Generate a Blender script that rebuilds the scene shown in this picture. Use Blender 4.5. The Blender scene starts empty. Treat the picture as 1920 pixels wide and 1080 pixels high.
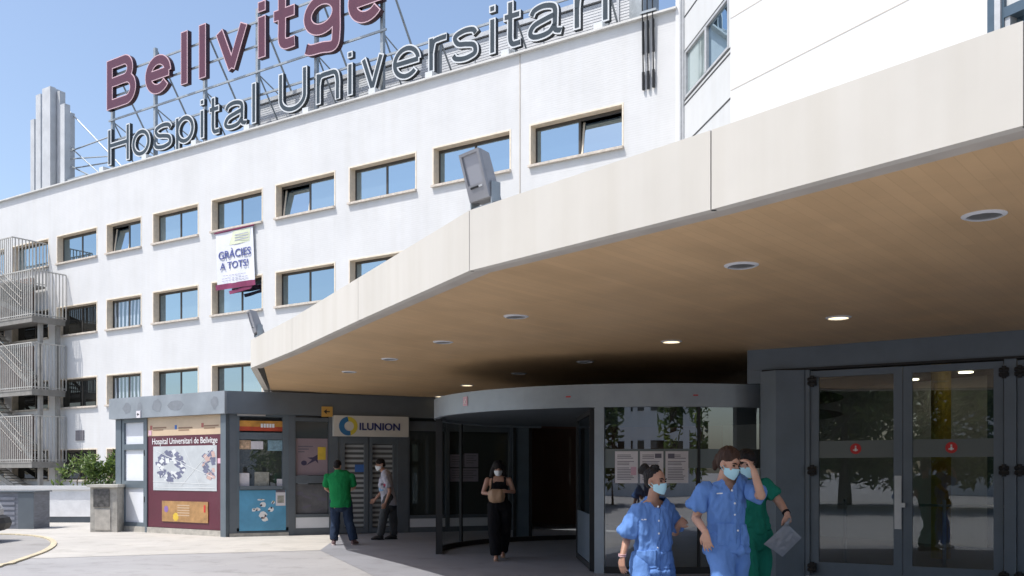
import bpy, bmesh, math, random
from mathutils import Vector, Matrix, Quaternion, noise
R = math.radians
random.seed(7)
sc = bpy.context.scene
col = sc.collection

# ------------------------------------------------------------------ camera, sky, sun, exposure
FPX, HZ, EYE = 1800.0, 885.0, 1.5
cam = bpy.data.cameras.new('camera')
cam.sensor_width = 36.0
cam.lens = FPX / 1920 * 36.0
cam.shift_y = (HZ - 540) / 1920
cam.clip_start = 0.1
cam.clip_end = 6000
cam_ob = bpy.data.objects.new('camera', cam)
cam_ob.location = (0, 0, EYE)
cam_ob.rotation_euler = (R(90), 0, 0)
col.objects.link(cam_ob)
sc.camera = cam_ob

SUN_AZ = Vector((-0.93, -0.37)).normalized()
SUN_EL = R(62.5)
world = bpy.data.worlds.new('World')
sc.world = world
world.use_nodes = True
nt = world.node_tree
nt.nodes.clear()
sky = nt.nodes.new('ShaderNodeTexSky')
sky.sky_type = 'NISHITA'
sky.sun_disc = False
sky.sun_elevation = SUN_EL
sky.sun_rotation = math.atan2(SUN_AZ.x, SUN_AZ.y)
sky.altitude = 0
sky.air_density = 1.0
sky.dust_density = 2.2
sky.ozone_density = 1.0
bg = nt.nodes.new('ShaderNodeBackground')
bg.inputs['Strength'].default_value = 0.145
wo = nt.nodes.new('ShaderNodeOutputWorld')
nt.links.new(sky.outputs[0], bg.inputs[0])
nt.links.new(bg.outputs[0], wo.inputs[0])
sun = bpy.data.lights.new('sun', 'SUN')
sun.energy = 3.1
sun.angle = R(0.5)
sun.color = (1.0, 0.965, 0.91)
sun_ob = bpy.data.objects.new('sun', sun)
sv = Vector((SUN_AZ.x * math.cos(SUN_EL), SUN_AZ.y * math.cos(SUN_EL), math.sin(SUN_EL)))
sun_ob.rotation_euler = (-sv).to_track_quat('-Z', 'Y').to_euler()
sun_ob.location = sv * 60
col.objects.link(sun_ob)
sc.view_settings.view_transform = 'Standard'
sc.view_settings.look = 'None'
sc.view_settings.gamma = 1.0
sc.view_settings.exposure = 0.62
sc.cycles.max_bounces = 10
sc.cycles.diffuse_bounces = 5
sc.cycles.glossy_bounces = 4
sc.cycles.transparent_max_bounces = 12
sc.cycles.transmission_bounces = 6
sc.cycles.caustics_reflective = False
sc.cycles.caustics_refractive = False
sc.cycles.use_denoising = True

# ------------------------------------------------------------------ helpers
def W(x, y, Y):
    'photo pixel at a real distance -> world point'
    return Vector(((x - 960) / FPX * Y, Y, EYE + (HZ - y) / FPX * Y))

def G(x, y):
    'photo pixel on the ground -> world point'
    Y = EYE * FPX / (y - HZ)
    return Vector(((x - 960) / FPX * Y, Y, 0))

class Fr:
    'a vertical plane: s runs along it, d runs out of it towards the street'
    def __init__(self, ox, oy, ux, uy):
        l = math.hypot(ux, uy)
        self.o = (ox, oy); self.u = (ux / l, uy / l); self.n = (uy / l, -ux / l)
    def P(self, s, z, d=0.0):
        return Vector((self.o[0] + self.u[0] * s + self.n[0] * d, self.o[1] + self.u[1] * s + self.n[1] * d, z))
    def px(self, x, y, d=0.0):
        t = (x - 960) / FPX
        ox = self.o[0] + self.n[0] * d; oy = self.o[1] + self.n[1] * d
        s = (t * oy - ox) / (self.u[0] - t * self.u[1])
        Y = oy + self.u[1] * s
        return s, EYE + (HZ - y) / FPX * Y
    def s(self, x, d=0.0):
        return self.px(x, HZ, d)[0]

class MB:
    def __init__(self):
        self.v = []; self.f = []; self.m = []; self.mi = 0
    def add(self, vs, fs):
        b = len(self.v)
        self.v += [Vector(v) for v in vs]
        for f in fs:
            self.f.append([i + b for i in f]); self.m.append(self.mi)
        return self
    def hexa(self, c):
        return self.add(c, [(0, 1, 2, 3), (7, 6, 5, 4), (0, 4, 5, 1), (1, 5, 6, 2), (2, 6, 7, 3), (3, 7, 4, 0)])
    def box(self, x0, x1, y0, y1, z0, z1):
        return self.hexa([(x0, y0, z0), (x0, y1, z0), (x1, y1, z0), (x1, y0, z0), (x0, y0, z1), (x0, y1, z1), (x1, y1, z1), (x1, y0, z1)])
    def fbox(self, fr, s0, s1, z0, z1, d0, d1):
        p = fr.P
        return self.hexa([p(s0, z0, d0), p(s0, z0, d1), p(s1, z0, d1), p(s1, z0, d0), p(s0, z1, d0), p(s0, z1, d1), p(s1, z1, d1), p(s1, z1, d0)])
    def fframe(self, fr, s0, s1, z0, z1, w, d0, d1, wt=None, wb=None):
        wt = w if wt is None else wt; wb = w if wb is None else wb
        self.fbox(fr, s0, s0 + w, z0, z1, d0, d1); self.fbox(fr, s1 - w, s1, z0, z1, d0, d1)
        self.fbox(fr, s0 + w, s1 - w, z1 - wt, z1, d0, d1); self.fbox(fr, s0 + w, s1 - w, z0, z0 + wb, d0, d1)
        return self
    def quad(self, a, b, c, d):
        return self.add([a, b, c, d], [(0, 1, 2, 3)])
    def poly(self, pts):
        return self.add(pts, [tuple(range(len(pts)))])
    def prism(self, pts, off):
        'closed solid: polygon pts swept by vector off'
        n = len(pts); off = Vector(off)
        vs = [Vector(p) for p in pts] + [Vector(p) + off for p in pts]
        fs = [tuple(range(n - 1, -1, -1)), tuple(range(n, 2 * n))] + [(i, (i + 1) % n, n + (i + 1) % n, n + i) for i in range(n)]
        return self.add(vs, fs)
    def tube(self, pts, rad, n=8, cap=True, lat=None):
        pts = [Vector(p) for p in pts]
        if not isinstance(rad, (list, tuple)): rad = [rad] * len(pts)
        rings = []
        prev = None
        for i, p in enumerate(pts):
            if i == 0: t = pts[1] - p
            elif i == len(pts) - 1: t = p - pts[i - 1]
            else: t = (pts[i + 1] - pts[i - 1])
            t.normalize()
            if lat is not None: a = Vector(lat)
            elif prev is not None: a = prev
            else: a = Vector((1, 0, 0)) if abs(t.x) < 0.9 else Vector((0, 1, 0))
            a = (a - t * a.dot(t)).normalized(); prev = a
            b = t.cross(a)
            r = rad[i]
            ra, rb = r if isinstance(r, (list, tuple)) else (r, r)
            rings.append([p + a * ra * math.cos(2 * math.pi * k / n) + b * rb * math.sin(2 * math.pi * k / n) for k in range(n)])
        vs = [v for r in rings for v in r]
        fs = []
        for i in range(len(pts) - 1):
            for k in range(n):
                fs.append((i * n + k, i * n + (k + 1) % n, (i + 1) * n + (k + 1) % n, (i + 1) * n + k))
        if cap:
            fs.append(tuple(range(n - 1, -1, -1))); fs.append(tuple((len(pts) - 1) * n + k for k in range(n)))
        return self.add(vs, fs)
    def ell(self, c, r, basis=None, nu=14, nv=9):
        c = Vector(c)
        if not isinstance(r, (list, tuple)): r = (r, r, r)
        bx, by, bz = basis if basis else (Vector((1, 0, 0)), Vector((0, 1, 0)), Vector((0, 0, 1)))
        vs = [c - bz * r[2]]
        for j in range(1, nv):
            ph = -math.pi / 2 + math.pi * j / nv
            for i in range(nu):
                th = 2 * math.pi * i / nu
                vs.append(c + bx * r[0] * math.cos(ph) * math.cos(th) + by * r[1] * math.cos(ph) * math.sin(th) + bz * r[2] * math.sin(ph))
        vs.append(c + bz * r[2])
        fs = []
        for i in range(nu):
            fs.append((0, 1 + (i + 1) % nu, 1 + i))
            for j in range(nv - 2):
                a = 1 + j * nu
                fs.append((a + i, a + (i + 1) % nu, a + nu + (i + 1) % nu, a + nu + i))
            a = 1 + (nv - 2) * nu
            fs.append((a + i, a + (i + 1) % nu, len(vs) - 1))
        return self.add(vs, fs)
    def mesh(self, name, off, recalc=True, smooth=False):
        me = bpy.data.meshes.new(name)
        me.from_pydata([v - off for v in self.v], [], self.f)
        if any(self.m):
            for p, m in zip(me.polygons, self.m): p.material_index = m
        if recalc:
            bm = bmesh.new(); bm.from_mesh(me)
            bmesh.ops.recalc_face_normals(bm, faces=bm.faces)
            bm.to_mesh(me); bm.free()
        if smooth:
            for p in me.polygons: p.use_smooth = True
        me.update()
        return me
    def pieces(self):
        'loose pieces of this mesh, each as its own builder'
        par = list(range(len(self.v)))
        def find(i):
            while par[i] != i: par[i] = par[par[i]]; i = par[i]
            return i
        for f in self.f:
            r = find(f[0])
            for i in f[1:]: par[find(i)] = r
        grp = {}
        for f, mi in zip(self.f, self.m): grp.setdefault(find(f[0]), []).append((f, mi))
        out = []
        for fl in grp.values():
            p = MB(); used = {}
            for f, mi in fl:
                for i in f:
                    if i not in used: used[i] = len(p.v); p.v.append(self.v[i])
                p.f.append([used[i] for i in f]); p.m.append(mi)
            out.append(p)
        return out
    def split(self, name, mats, parent=None, **kw):
        for p in self.pieces():
            mm = mats
            if isinstance(mats, (list, tuple)): mm = mats[p.m[0]]; p.m = [0] * len(p.m)
            p.build(name, mm, parent, **kw)
    def build(self, name, mats, parent=None, smooth=False, recalc=True, label=None):
        off = origin(parent) if parent else Vector((0, 0, 0))
        me = self.mesh(name, off, recalc, smooth)
        for m in (mats if isinstance(mats, (list, tuple)) else [mats]): me.materials.append(m)
        o = bpy.data.objects.new(name, me)
        col.objects.link(o)
        if parent: o.parent = parent
        if label: o['label'] = label
        return o

def origin(o):
    v = Vector((0, 0, 0))
    while o: v += o.location; o = o.parent
    return v

def tag(o, label, cat=None, group=None, kind=None):
    if label: o['label'] = label
    if cat: o['category'] = cat
    if group: o['group'] = group
    if kind: o['kind'] = kind
    return o

def thing(name, loc, label, cat, group=None):
    o = bpy.data.objects.new(name, None)
    o.empty_display_size = 0.2
    o.location = loc
    col.objects.link(o)
    return tag(o, label, cat, group)

def copy_tree(o, parent=None):
    c = o.copy(); col.objects.link(c)
    if parent: c.parent = parent
    for ch in list(o.children): copy_tree(ch, c)
    return c

# ------------------------------------------------------------------ materials
def lin(r, g, b):
    return tuple(((c / 255 + 0.055) / 1.055) ** 2.4 if c / 255 > 0.04045 else c / 255 / 12.92 for c in (r, g, b))

def mat(name, c, rough=0.6, metal=0.0, var=0.08, scale=2.0, bump=0.0, bscale=60.0, spec=0.5, fine=0.0, stretch=None):
    m = bpy.data.materials.new(name); m.use_nodes = True
    n = m.node_tree.nodes; l = m.node_tree.links
    p = n['Principled BSDF']
    p.inputs['Roughness'].default_value = rough
    p.inputs['Metallic'].default_value = metal
    p.inputs['Specular IOR Level'].default_value = spec
    tc = n.new('ShaderNodeTexCoord')
    src = tc.outputs['Object']
    if stretch:
        mp = n.new('ShaderNodeMapping'); mp.inputs['Scale'].default_value = stretch
        l.new(src, mp.inputs[0]); src = mp.outputs[0]
    nz = n.new('ShaderNodeTexNoise'); nz.inputs['Scale'].default_value = scale
    nz.inputs['Detail'].default_value = 6; nz.inputs['Roughness'].default_value = 0.62
    l.new(src, nz.inputs['Vector'])
    rp = n.new('ShaderNodeValToRGB')
    rp.color_ramp.elements[0].position = 0.3; rp.color_ramp.elements[1].position = 0.7
    rp.color_ramp.elements[0].color = tuple(max(0, x * (1 - var)) for x in c) + (1,)
    rp.color_ramp.elements[1].color = tuple(min(1, x * (1 + var)) for x in c) + (1,)
    l.new(nz.outputs['Fac'], rp.inputs[0])
    l.new(rp.outputs[0], p.inputs['Base Color'])
    mr = n.new('ShaderNodeMapRange'); mr.inputs['To Min'].default_value = max(0.02, rough - 0.08); mr.inputs['To Max'].default_value = min(1, rough + 0.08)
    l.new(nz.outputs['Fac'], mr.inputs['Value']); l.new(mr.outputs[0], p.inputs['Roughness'])
    if bump:
        nb = n.new('ShaderNodeTexNoise'); nb.inputs['Scale'].default_value = bscale; nb.inputs['Detail'].default_value = 4
        l.new(src, nb.inputs['Vector'])
        b = n.new('ShaderNodeBump'); b.inputs['Strength'].default_value = bump; b.inputs['Distance'].default_value = 0.02
        l.new(nb.outputs['Fac'], b.inputs['Height']); l.new(b.outputs[0], p.inputs['Normal'])
    m['p'] = 1
    return m

def nodes(m): return m.node_tree.nodes, m.node_tree.links

def stained_wall(name, c, brick=True, st=(0.968, 0.964, 0.955, 1)):
    'white painted brick with faint courses and weather streaks'
    m = mat(name, c, 0.75, 0, 0.05, 0.6, 0, spec=0.25)
    n, l = nodes(m); p = n['Principled BSDF']
    tc = n.new('ShaderNodeTexCoord')
    mp = n.new('ShaderNodeMapping'); mp.inputs['Scale'].default_value = (2.2, 2.2, 0.12)
    l.new(tc.outputs['Object'], mp.inputs[0])
    nz = n.new('ShaderNodeTexNoise'); nz.inputs['Scale'].default_value = 1.6; nz.inputs['Detail'].default_value = 7
    l.new(mp.outputs[0], nz.inputs['Vector'])
    rp = n.new('ShaderNodeValToRGB'); rp.color_ramp.elements[0].position = 0.32; rp.color_ramp.elements[1].position = 0.6
    rp.color_ramp.elements[0].color = st; rp.color_ramp.elements[1].color = (1, 1, 1, 1)
    l.new(nz.outputs['Fac'], rp.inputs[0])
    mx = n.new('ShaderNodeMix'); mx.data_type = 'RGBA'; mx.blend_type = 'MULTIPLY'; mx.inputs[0].default_value = 1.0
    old = p.inputs['Base Color'].links[0].from_socket
    l.new(old, mx.inputs[6]); l.new(rp.outputs[0], mx.inputs[7]); l.new(mx.outputs[2], p.inputs['Base Color'])
    if brick:
        sx = n.new('ShaderNodeSeparateXYZ'); l.new(tc.outputs['Object'], sx.inputs[0])
        wv = n.new('ShaderNodeMath'); wv.operation = 'MULTIPLY'; wv.inputs[1].default_value = 2 * math.pi / 0.075
        l.new(sx.outputs['Z'], wv.inputs[0])
        sn = n.new('ShaderNodeMath'); sn.operation = 'SINE'; l.new(wv.outputs[0], sn.inputs[0])
        n2 = n.new('ShaderNodeTexNoise'); n2.inputs['Scale'].default_value = 5; n2.inputs['Detail'].default_value = 5
        l.new(tc.outputs['Object'], n2.inputs['Vector'])
        ad = n.new('ShaderNodeMath'); ad.operation = 'MULTIPLY_ADD'; ad.inputs[1].default_value = 8.0
        l.new(n2.outputs['Fac'], ad.inputs[0]); l.new(sn.outputs[0], ad.inputs[2])
        b = n.new('ShaderNodeBump'); b.inputs['Strength'].default_value = 0.10; b.inputs['Distance'].default_value = 0.006
        l.new(ad.outputs[0], b.inputs['Height']); l.new(b.outputs[0], p.inputs['Normal'])
    return m

def glass(name, tint, refl, gl_col=(1, 1, 1), rough=0.0, opaque=None, wavy=0.0):
    'sheet glass: mirror reflection mixed with tinted see-through (or with a dark room behind, opaque)'
    m = bpy.data.materials.new(name); m.use_nodes = True
    n, l = nodes(m); n.clear()
    out = n.new('ShaderNodeOutputMaterial')
    mx = n.new('ShaderNodeMixShader')
    if opaque:
        a = n.new('ShaderNodeBsdfDiffuse'); a.inputs[0].default_value = opaque + (1,)
    else:
        a = n.new('ShaderNodeBsdfTransparent'); a.inputs[0].default_value = tint + (1,)
    g = n.new('ShaderNodeBsdfGlossy'); g.inputs['Color'].default_value = gl_col + (1,); g.inputs['Roughness'].default_value = rough
    lw = n.new('ShaderNodeLayerWeight'); lw.inputs['Blend'].default_value = 0.5
    pw = n.new('ShaderNodeMath'); pw.operation = 'POWER'; pw.inputs[1].default_value = 5.0
    l.new(lw.outputs['Facing'], pw.inputs[0])
    ad = n.new('ShaderNodeMath'); ad.operation = 'MULTIPLY_ADD'; ad.use_clamp = True; ad.inputs[1].default_value = 0.8; ad.inputs[2].default_value = refl + 0.04
    l.new(pw.outputs[0], ad.inputs[0]); l.new(ad.outputs[0], mx.inputs[0])
    l.new(a.outputs[0], mx.inputs[1]); l.new(g.outputs[0], mx.inputs[2]); l.new(mx.outputs[0], out.inputs[0])
    if wavy:
        tc = n.new('ShaderNodeTexCoord'); nz = n.new('ShaderNodeTexNoise'); nz.inputs['Scale'].default_value = 0.8
        l.new(tc.outputs['Object'], nz.inputs['Vector'])
        b = n.new('ShaderNodeBump'); b.inputs['Strength'].default_value = wavy; b.inputs['Distance'].default_value = 0.05
        l.new(nz.outputs['Fac'], b.inputs['Height']); l.new(b.outputs[0], g.inputs['Normal'])
    return m

def emit(name, c, s):
    m = bpy.data.materials.new(name); m.use_nodes = True
    n, l = nodes(m); n.clear()
    out = n.new('ShaderNodeOutputMaterial'); e = n.new('ShaderNodeEmission')
    e.inputs[0].default_value = c + (1,); e.inputs[1].default_value = s
    l.new(e.outputs[0], out.inputs[0])
    return m

M = {}
M['white_wall'] = stained_wall('white_painted_brick', (0.65, 0.65, 0.648))
M['wing_wall'] = stained_wall('white_render', (0.71, 0.71, 0.705), False)
M['grey_clad'] = stained_wall('pale_cladding', (0.60, 0.61, 0.61), False)
M['stone'] = mat('travertine_lining', (0.78, 0.69, 0.56), 0.8, 0, 0.12, 6, 0.2, 50)
M['sill'] = mat('worn_stone_sill', (0.58, 0.52, 0.45), 0.8, 0, 0.22, 9, 0.2, 60)
M['coping'] = mat('pale_metal_coping', (0.62, 0.61, 0.58), 0.5, 0, 0.1, 2)
M['alu_dark'] = mat('bronze_aluminium', (0.075, 0.068, 0.06), 0.45, 0.3, 0.1, 4)
M['alu_blue'] = mat('blue_grey_frame', (0.07, 0.11, 0.15), 0.45, 0.2, 0.1, 4)
M['win'] = glass('window_glass', (1, 1, 1), 0.47, (0.64, 0.83, 0.97), 0.0, (0.03, 0.05, 0.07), 0.06)
M['win_b'] = glass('window_glass_paler', (1, 1, 1), 0.42, (0.66, 0.84, 0.97), 0.0, (0.09, 0.12, 0.14), 0.12)
M['win_c'] = glass('window_glass_darker', (1, 1, 1), 0.42, (0.62, 0.81, 0.96), 0.0, (0.02, 0.03, 0.04), 0.10)
M['win_dull'] = glass('dim_window_glass', (1, 1, 1), 0.04, (0.8, 0.9, 1.0), 0.0, (0.022, 0.021, 0.018), 0.05)
M['win_green'] = glass('pale_green_window', (1, 1, 1), 0.28, (0.9, 1.0, 1.0), 0.03, (0.30, 0.36, 0.36), 0.05)
M['dark'] = mat('dark_room', (0.02, 0.02, 0.02), 0.9)
M['dim'] = mat('dim_room', (0.12, 0.125, 0.13), 0.9)
M['curtain'] = mat('grey_curtain', (0.25, 0.27, 0.3), 0.8, 0, 0.3, 4)
M['fascia'] = stained_wall('cream_fascia', (0.61, 0.583, 0.532), False, (0.945, 0.938, 0.922, 1))
M['lip'] = mat('fascia_return', (0.50, 0.46, 0.41), 0.6, 0, 0.1, 3)
M['joint'] = mat('dark_joint', (0.05, 0.05, 0.05), 0.8)
M['roof'] = mat('flat_roof_gravel', (0.32, 0.31, 0.29), 0.9, 0, 0.15, 6)
M['steel'] = mat('galvanised_steel', (0.34, 0.37, 0.39), 0.5, 0.4, 0.15, 5)
M['steel_pale'] = mat('pale_galvanised_steel', (0.50, 0.51, 0.52), 0.5, 0.2, 0.12, 5)
M['stair'] = mat('weathered_stair_steel', (0.28, 0.27, 0.25), 0.6, 0.2, 0.2, 3)
M['stair_rail'] = mat('pale_rail_steel', (0.44, 0.43, 0.40), 0.6, 0.1, 0.15, 3)
M['stair_deck'] = mat('stair_deck', (0.24, 0.23, 0.21), 0.8, 0.1, 0.2, 3)
M['louvre'] = mat('louvre_sheet', (0.52, 0.53, 0.54), 0.55, 0.1, 0.12, 1.5)
M['slate'] = mat('letter_slate', (0.030, 0.044, 0.054), 0.4, 0.1, 0.1, 3)
M['letter_side'] = mat('letter_return', (0.035, 0.042, 0.048), 0.5, 0.1, 0.1, 3)
M['maroon'] = mat('letter_maroon', (0.092, 0.018, 0.038), 0.4, 0, 0.08, 3)
M['maroon_side'] = mat('letter_maroon_return', (0.04, 0.012, 0.02), 0.5, 0, 0.1, 3)
M['rim'] = mat('letter_trim', (0.62, 0.64, 0.65), 0.4, 0, 0.05, 3)
M['rim_pink'] = mat('maroon_letter_trim', (0.62, 0.42, 0.46), 0.4, 0, 0.05, 3)
M['kiosk'] = mat('kiosk_blue_grey', (0.13, 0.16, 0.185), 0.45, 0.15, 0.12, 2)
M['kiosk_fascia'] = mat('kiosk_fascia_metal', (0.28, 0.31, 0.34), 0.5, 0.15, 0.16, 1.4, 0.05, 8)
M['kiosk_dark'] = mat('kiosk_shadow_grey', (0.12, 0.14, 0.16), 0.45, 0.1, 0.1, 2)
M['dkframe'] = mat('entrance_slate_frame', (0.145, 0.18, 0.22), 0.42, 0.15, 0.1, 2)
M['drum'] = mat('drum_brushed_metal', (0.30, 0.345, 0.39), 0.38, 0.25, 0.08, 3)
M['black'] = mat('black_rubber', (0.015, 0.015, 0.016), 0.6)
M['white_panel'] = mat('white_panel', (0.72, 0.74, 0.78), 0.5, 0, 0.05, 3)
M['paper'] = mat('paper', (0.70, 0.67, 0.70), 0.8, 0, 0.05, 8)
M['ink'] = mat('printed_ink', (0.16, 0.15, 0.19), 0.8)
M['red'] = mat('red_sticker', (0.55, 0.03, 0.03), 0.5)
M['pink'] = mat('pink_sticker', (0.65, 0.40, 0.48), 0.5)
M['white'] = mat('white_vinyl', (0.8, 0.8, 0.8), 0.5, 0, 0.03)
M['clear3'] = glass('inner_drum_glass', (0.62, 0.66, 0.66), 0.0, (0.5, 0.5, 0.5), 0.0, None, 0.0)
M['clear'] = glass('door_glass', (0.62, 0.66, 0.66), 0.05, (0.95, 0.97, 1.0), 0.0, None, 0.0)
M['clear2'] = glass('drum_glass', (0.55, 0.60, 0.60), 0.17, (0.95, 0.98, 1.0), 0.0, None, 0.0)
M['frost'] = glass('frosted_band', (0.30, 0.33, 0.33), 0.12, (0.5, 0.55, 0.55), 0.4, (0.10, 0.115, 0.115))
M['shopglass'] = glass('shop_glass', (1, 1, 1), 0.06, (0.9, 0.95, 1.0), 0.0, (0.045, 0.052, 0.05))
M['chrome'] = mat('brushed_steel', (0.55, 0.56, 0.57), 0.3, 0.9, 0.05, 8)
M['lamp_on'] = emit('lit_lamp', (1.0, 0.80, 0.50), 1.6)
M['lamp_in'] = emit('lobby_lamp', (1.0, 0.85, 0.6), 8.0)
M['lamp_off'] = mat('lamp_recess', (0.22, 0.22, 0.22), 0.3, 0.3)
M['tan_wall'] = mat('lobby_wall', (0.24, 0.13, 0.09), 0.6, 0, 0.1, 2)
M['yellow'] = mat('yellow_paint', (0.65, 0.45, 0.05), 0.6, 0, 0.15, 5)
M['kerb_yellow'] = mat('worn_yellow_kerb', (0.50, 0.44, 0.31), 0.85, 0, 0.3, 12, 0.2, 40)
M['conc'] = mat('weathered_concrete', (0.40, 0.38, 0.34), 0.85, 0, 0.28, 5, 0.3, 30)
M['low_white'] = mat('white_low_wall', (0.80, 0.80, 0.80), 0.8, 0, 0.1, 3, 0.2, 30)
M['grey_sheet'] = mat('grey_sheet', (0.17, 0.18, 0.21), 0.6, 0, 0.25, 4, stretch=(1, 1, 5))
M['flood'] = mat('floodlight_housing', (0.33, 0.33, 0.35), 0.5, 0.2, 0.12, 5)
M['flood_lens'] = glass('floodlight_lens', (1, 1, 1), 0.08, (0.9, 0.9, 1.0), 0.15, (0.36, 0.37, 0.40))
def text_geo(body, extrude, offset, res=4):
    cu = bpy.data.curves.new('txt', 'FONT')
    cu.body = body; cu.extrude = extrude; cu.offset = offset; cu.resolution_u = res
    ob = bpy.data.objects.new('txt', cu); col.objects.link(ob)
    dg = bpy.context.evaluated_depsgraph_get(); dg.update()
    me = ob.evaluated_get(dg).to_mesh()
    vs = [v.co.copy() for v in me.vertices]; fs = [tuple(p.vertices) for p in me.polygons]
    ob.evaluated_get(dg).to_mesh_clear()
    bpy.data.objects.remove(ob); bpy.data.curves.remove(cu)
    return vs, fs

def ftext(mb, fr, body, s0, s1, z0, z1, d, th=0.006, offset=0.0):
    'flat raised lettering filling the rectangle s0..s1, z0..z1 of a plane'
    vs, fs = text_geo(body, 0.5, offset)
    x0 = min(v.x for v in vs); x1 = max(v.x for v in vs); y0 = min(v.y for v in vs); y1 = max(v.y for v in vs)
    mb.add([fr.P(s0 + (v.x - x0) / (x1 - x0) * (s1 - s0), z0 + (v.y - y0) / (y1 - y0) * (z1 - z0), d + th * (v.z + 0.5)) for v in vs], fs)
    return mb
# ================================================================== SETTING: ground
def slab_mat(name, c, sx, sy, var=0.1, seam=0.75, rot=0.0, rough=0.8, bump=0.1, spec=0.3):
    m = mat(name, c, rough, 0, var, 0.5, bump, 35, spec=spec)
    n, l = nodes(m); p = n['Principled BSDF']
    tc = n.new('ShaderNodeTexCoord'); mp = n.new('ShaderNodeMapping'); mp.inputs['Rotation'].default_value = (0, 0, rot)
    l.new(tc.outputs['Object'], mp.inputs[0])
    br = n.new('ShaderNodeTexBrick'); br.inputs['Scale'].default_value = 1.0
    br.inputs['Brick Width'].default_value = sx; br.inputs['Row Height'].default_value = sy
    br.inputs['Mortar Size'].default_value = 0.008; br.inputs['Mortar Smooth'].default_value = 0.3
    br.inputs['Color1'].default_value = (1, 1, 1, 1); br.inputs['Color2'].default_value = (0.93, 0.93, 0.94, 1)
    br.inputs['Mortar'].default_value = (seam, seam, seam, 1); br.offset = 0.5
    l.new(mp.outputs[0], br.inputs['Vector'])
    mx = n.new('ShaderNodeMix'); mx.data_type = 'RGBA'; mx.blend_type = 'MULTIPLY'; mx.inputs[0].default_value = 1
    old = p.inputs['Base Color'].links[0].from_socket
    l.new(old, mx.inputs[6]); l.new(br.outputs['Color'], mx.inputs[7])
    # scattered stains
    nz = n.new('ShaderNodeTexNoise'); nz.inputs['Scale'].default_value = 1.7; nz.inputs['Detail'].default_value = 8; nz.inputs['Roughness'].default_value = 0.7
    l.new(tc.outputs['Object'], nz.inputs['Vector'])
    rp = n.new('ShaderNodeValToRGB'); rp.color_ramp.elements[0].position = 0.30; rp.color_ramp.elements[1].position = 0.48
    rp.color_ramp.elements[0].color = (0.76, 0.75, 0.73, 1); rp.color_ramp.elements[1].color = (1, 1, 1, 1)
    l.new(nz.outputs['Fac'], rp.inputs[0])
    ng = n.new('ShaderNodeTexNoise'); ng.inputs['Scale'].default_value = 9.0; ng.inputs['Detail'].default_value = 3
    l.new(tc.outputs['Object'], ng.inputs['Vector'])
    rg_ = n.new('ShaderNodeValToRGB'); rg_.color_ramp.elements[0].position = 0.66; rg_.color_ramp.elements[1].position = 0.72
    rg_.color_ramp.elements[0].color = (1, 1, 1, 1); rg_.color_ramp.elements[1].color = (0.86, 0.85, 0.84, 1)
    l.new(ng.outputs['Fac'], rg_.inputs[0])
    m3 = n.new('ShaderNodeMix'); m3.data_type = 'RGBA'; m3.blend_type = 'MULTIPLY'; m3.inputs[0].default_value = 1
    l.new(mx.outputs[2], m3.inputs[6]); l.new(rg_.outputs[0], m3.inputs[7]); mx = m3
    m2 = n.new('ShaderNodeMix'); m2.data_type = 'RGBA'; m2.blend_type = 'MULTIPLY'; m2.inputs[0].default_value = 1
    l.new(mx.outputs[2], m2.inputs[6]); l.new(rp.outputs[0], m2.inputs[7]); l.new(m2.outputs[2], p.inputs['Base Color'])
    return m
M['plaza'] = slab_mat('grey_concrete_plaza', (0.33, 0.325, 0.325), 2.4, 2.4, 0.07, 0.80, 0.35)
M['pave'] = slab_mat('pale_pavement', (0.46, 0.44, 0.405), 0.8, 0.4, 0.08, 0.82, 0.35)
M['porch'] = slab_mat('porch_shade_tiles', (0.27, 0.275, 0.30), 1.2, 0.6, 0.08, 0.8, -0.6, 0.5, 0.03, 0.4)  # canopy shade is put into a darker, bluer floor colour
M['road'] = slab_mat('pale_asphalt', (0.31, 0.30, 0.29), 30, 30, 0.1, 0.95)

g = MB(); g.add([(-900, -900, 0), (900, -900, 0), (900, 900, 0), (-900, 900, 0)], [(0, 1, 2, 3)])
tag(g.build('ground', M['plaza'], recalc=False), None, kind='structure')

# frames of the main planes
FA = Fr(-12.73, 40.9, 0.835, -0.55)          # long white hospital block
KL = Fr(-10.1, 24.5, 3.53, -2.4)             # kiosk, map side
KR = Fr(-6.57, 22.1, 4.64, 1.9)              # kiosk, shop side
DW = Fr(4.33, 13.66, 0.854, -0.52)          # entrance door wall
GC = Fr(5.2, 28.9, 0.56, -3.6)               # pale clad return
WG = Fr(5.76, 25.3, 3.55, -6.46)             # white wing
KLW = (Vector(KL.o) - Vector(KR.o)).length

pv = MB()
pts = [G(x, y) for x, y in [(-400, 1062), (40, 1048), (300, 1040), (600, 1032)]] + [KR.P(2.5, 0, 0.6), KR.P(2.5, 0, -1.0), KR.P(0, 0, -1), KL.P(0, 0, -2), Vector((-13, 34, 0)), Vector((-34, 34, 0))]
pv.poly([(p.x, p.y, 0.004) for p in pts])
tag(pv.build('pavement', M['pave'], recalc=False), None, kind='structure')

bay = [(-300, 1001), (0, 1003), (30, 1004), (60, 1006), (85, 1011), (95, 1018), (92, 1026), (75, 1036), (50, 1045), (20, 1055), (0, 1060), (-120, 1072), (-900, 1085)]
bp = [G(x, y) for x, y in bay]
rd = MB(); rd.poly([(p.x, p.y, 0.008) for p in bp] )
tag(rd.build('road', M['road'], recalc=False), None, kind='structure')
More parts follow.
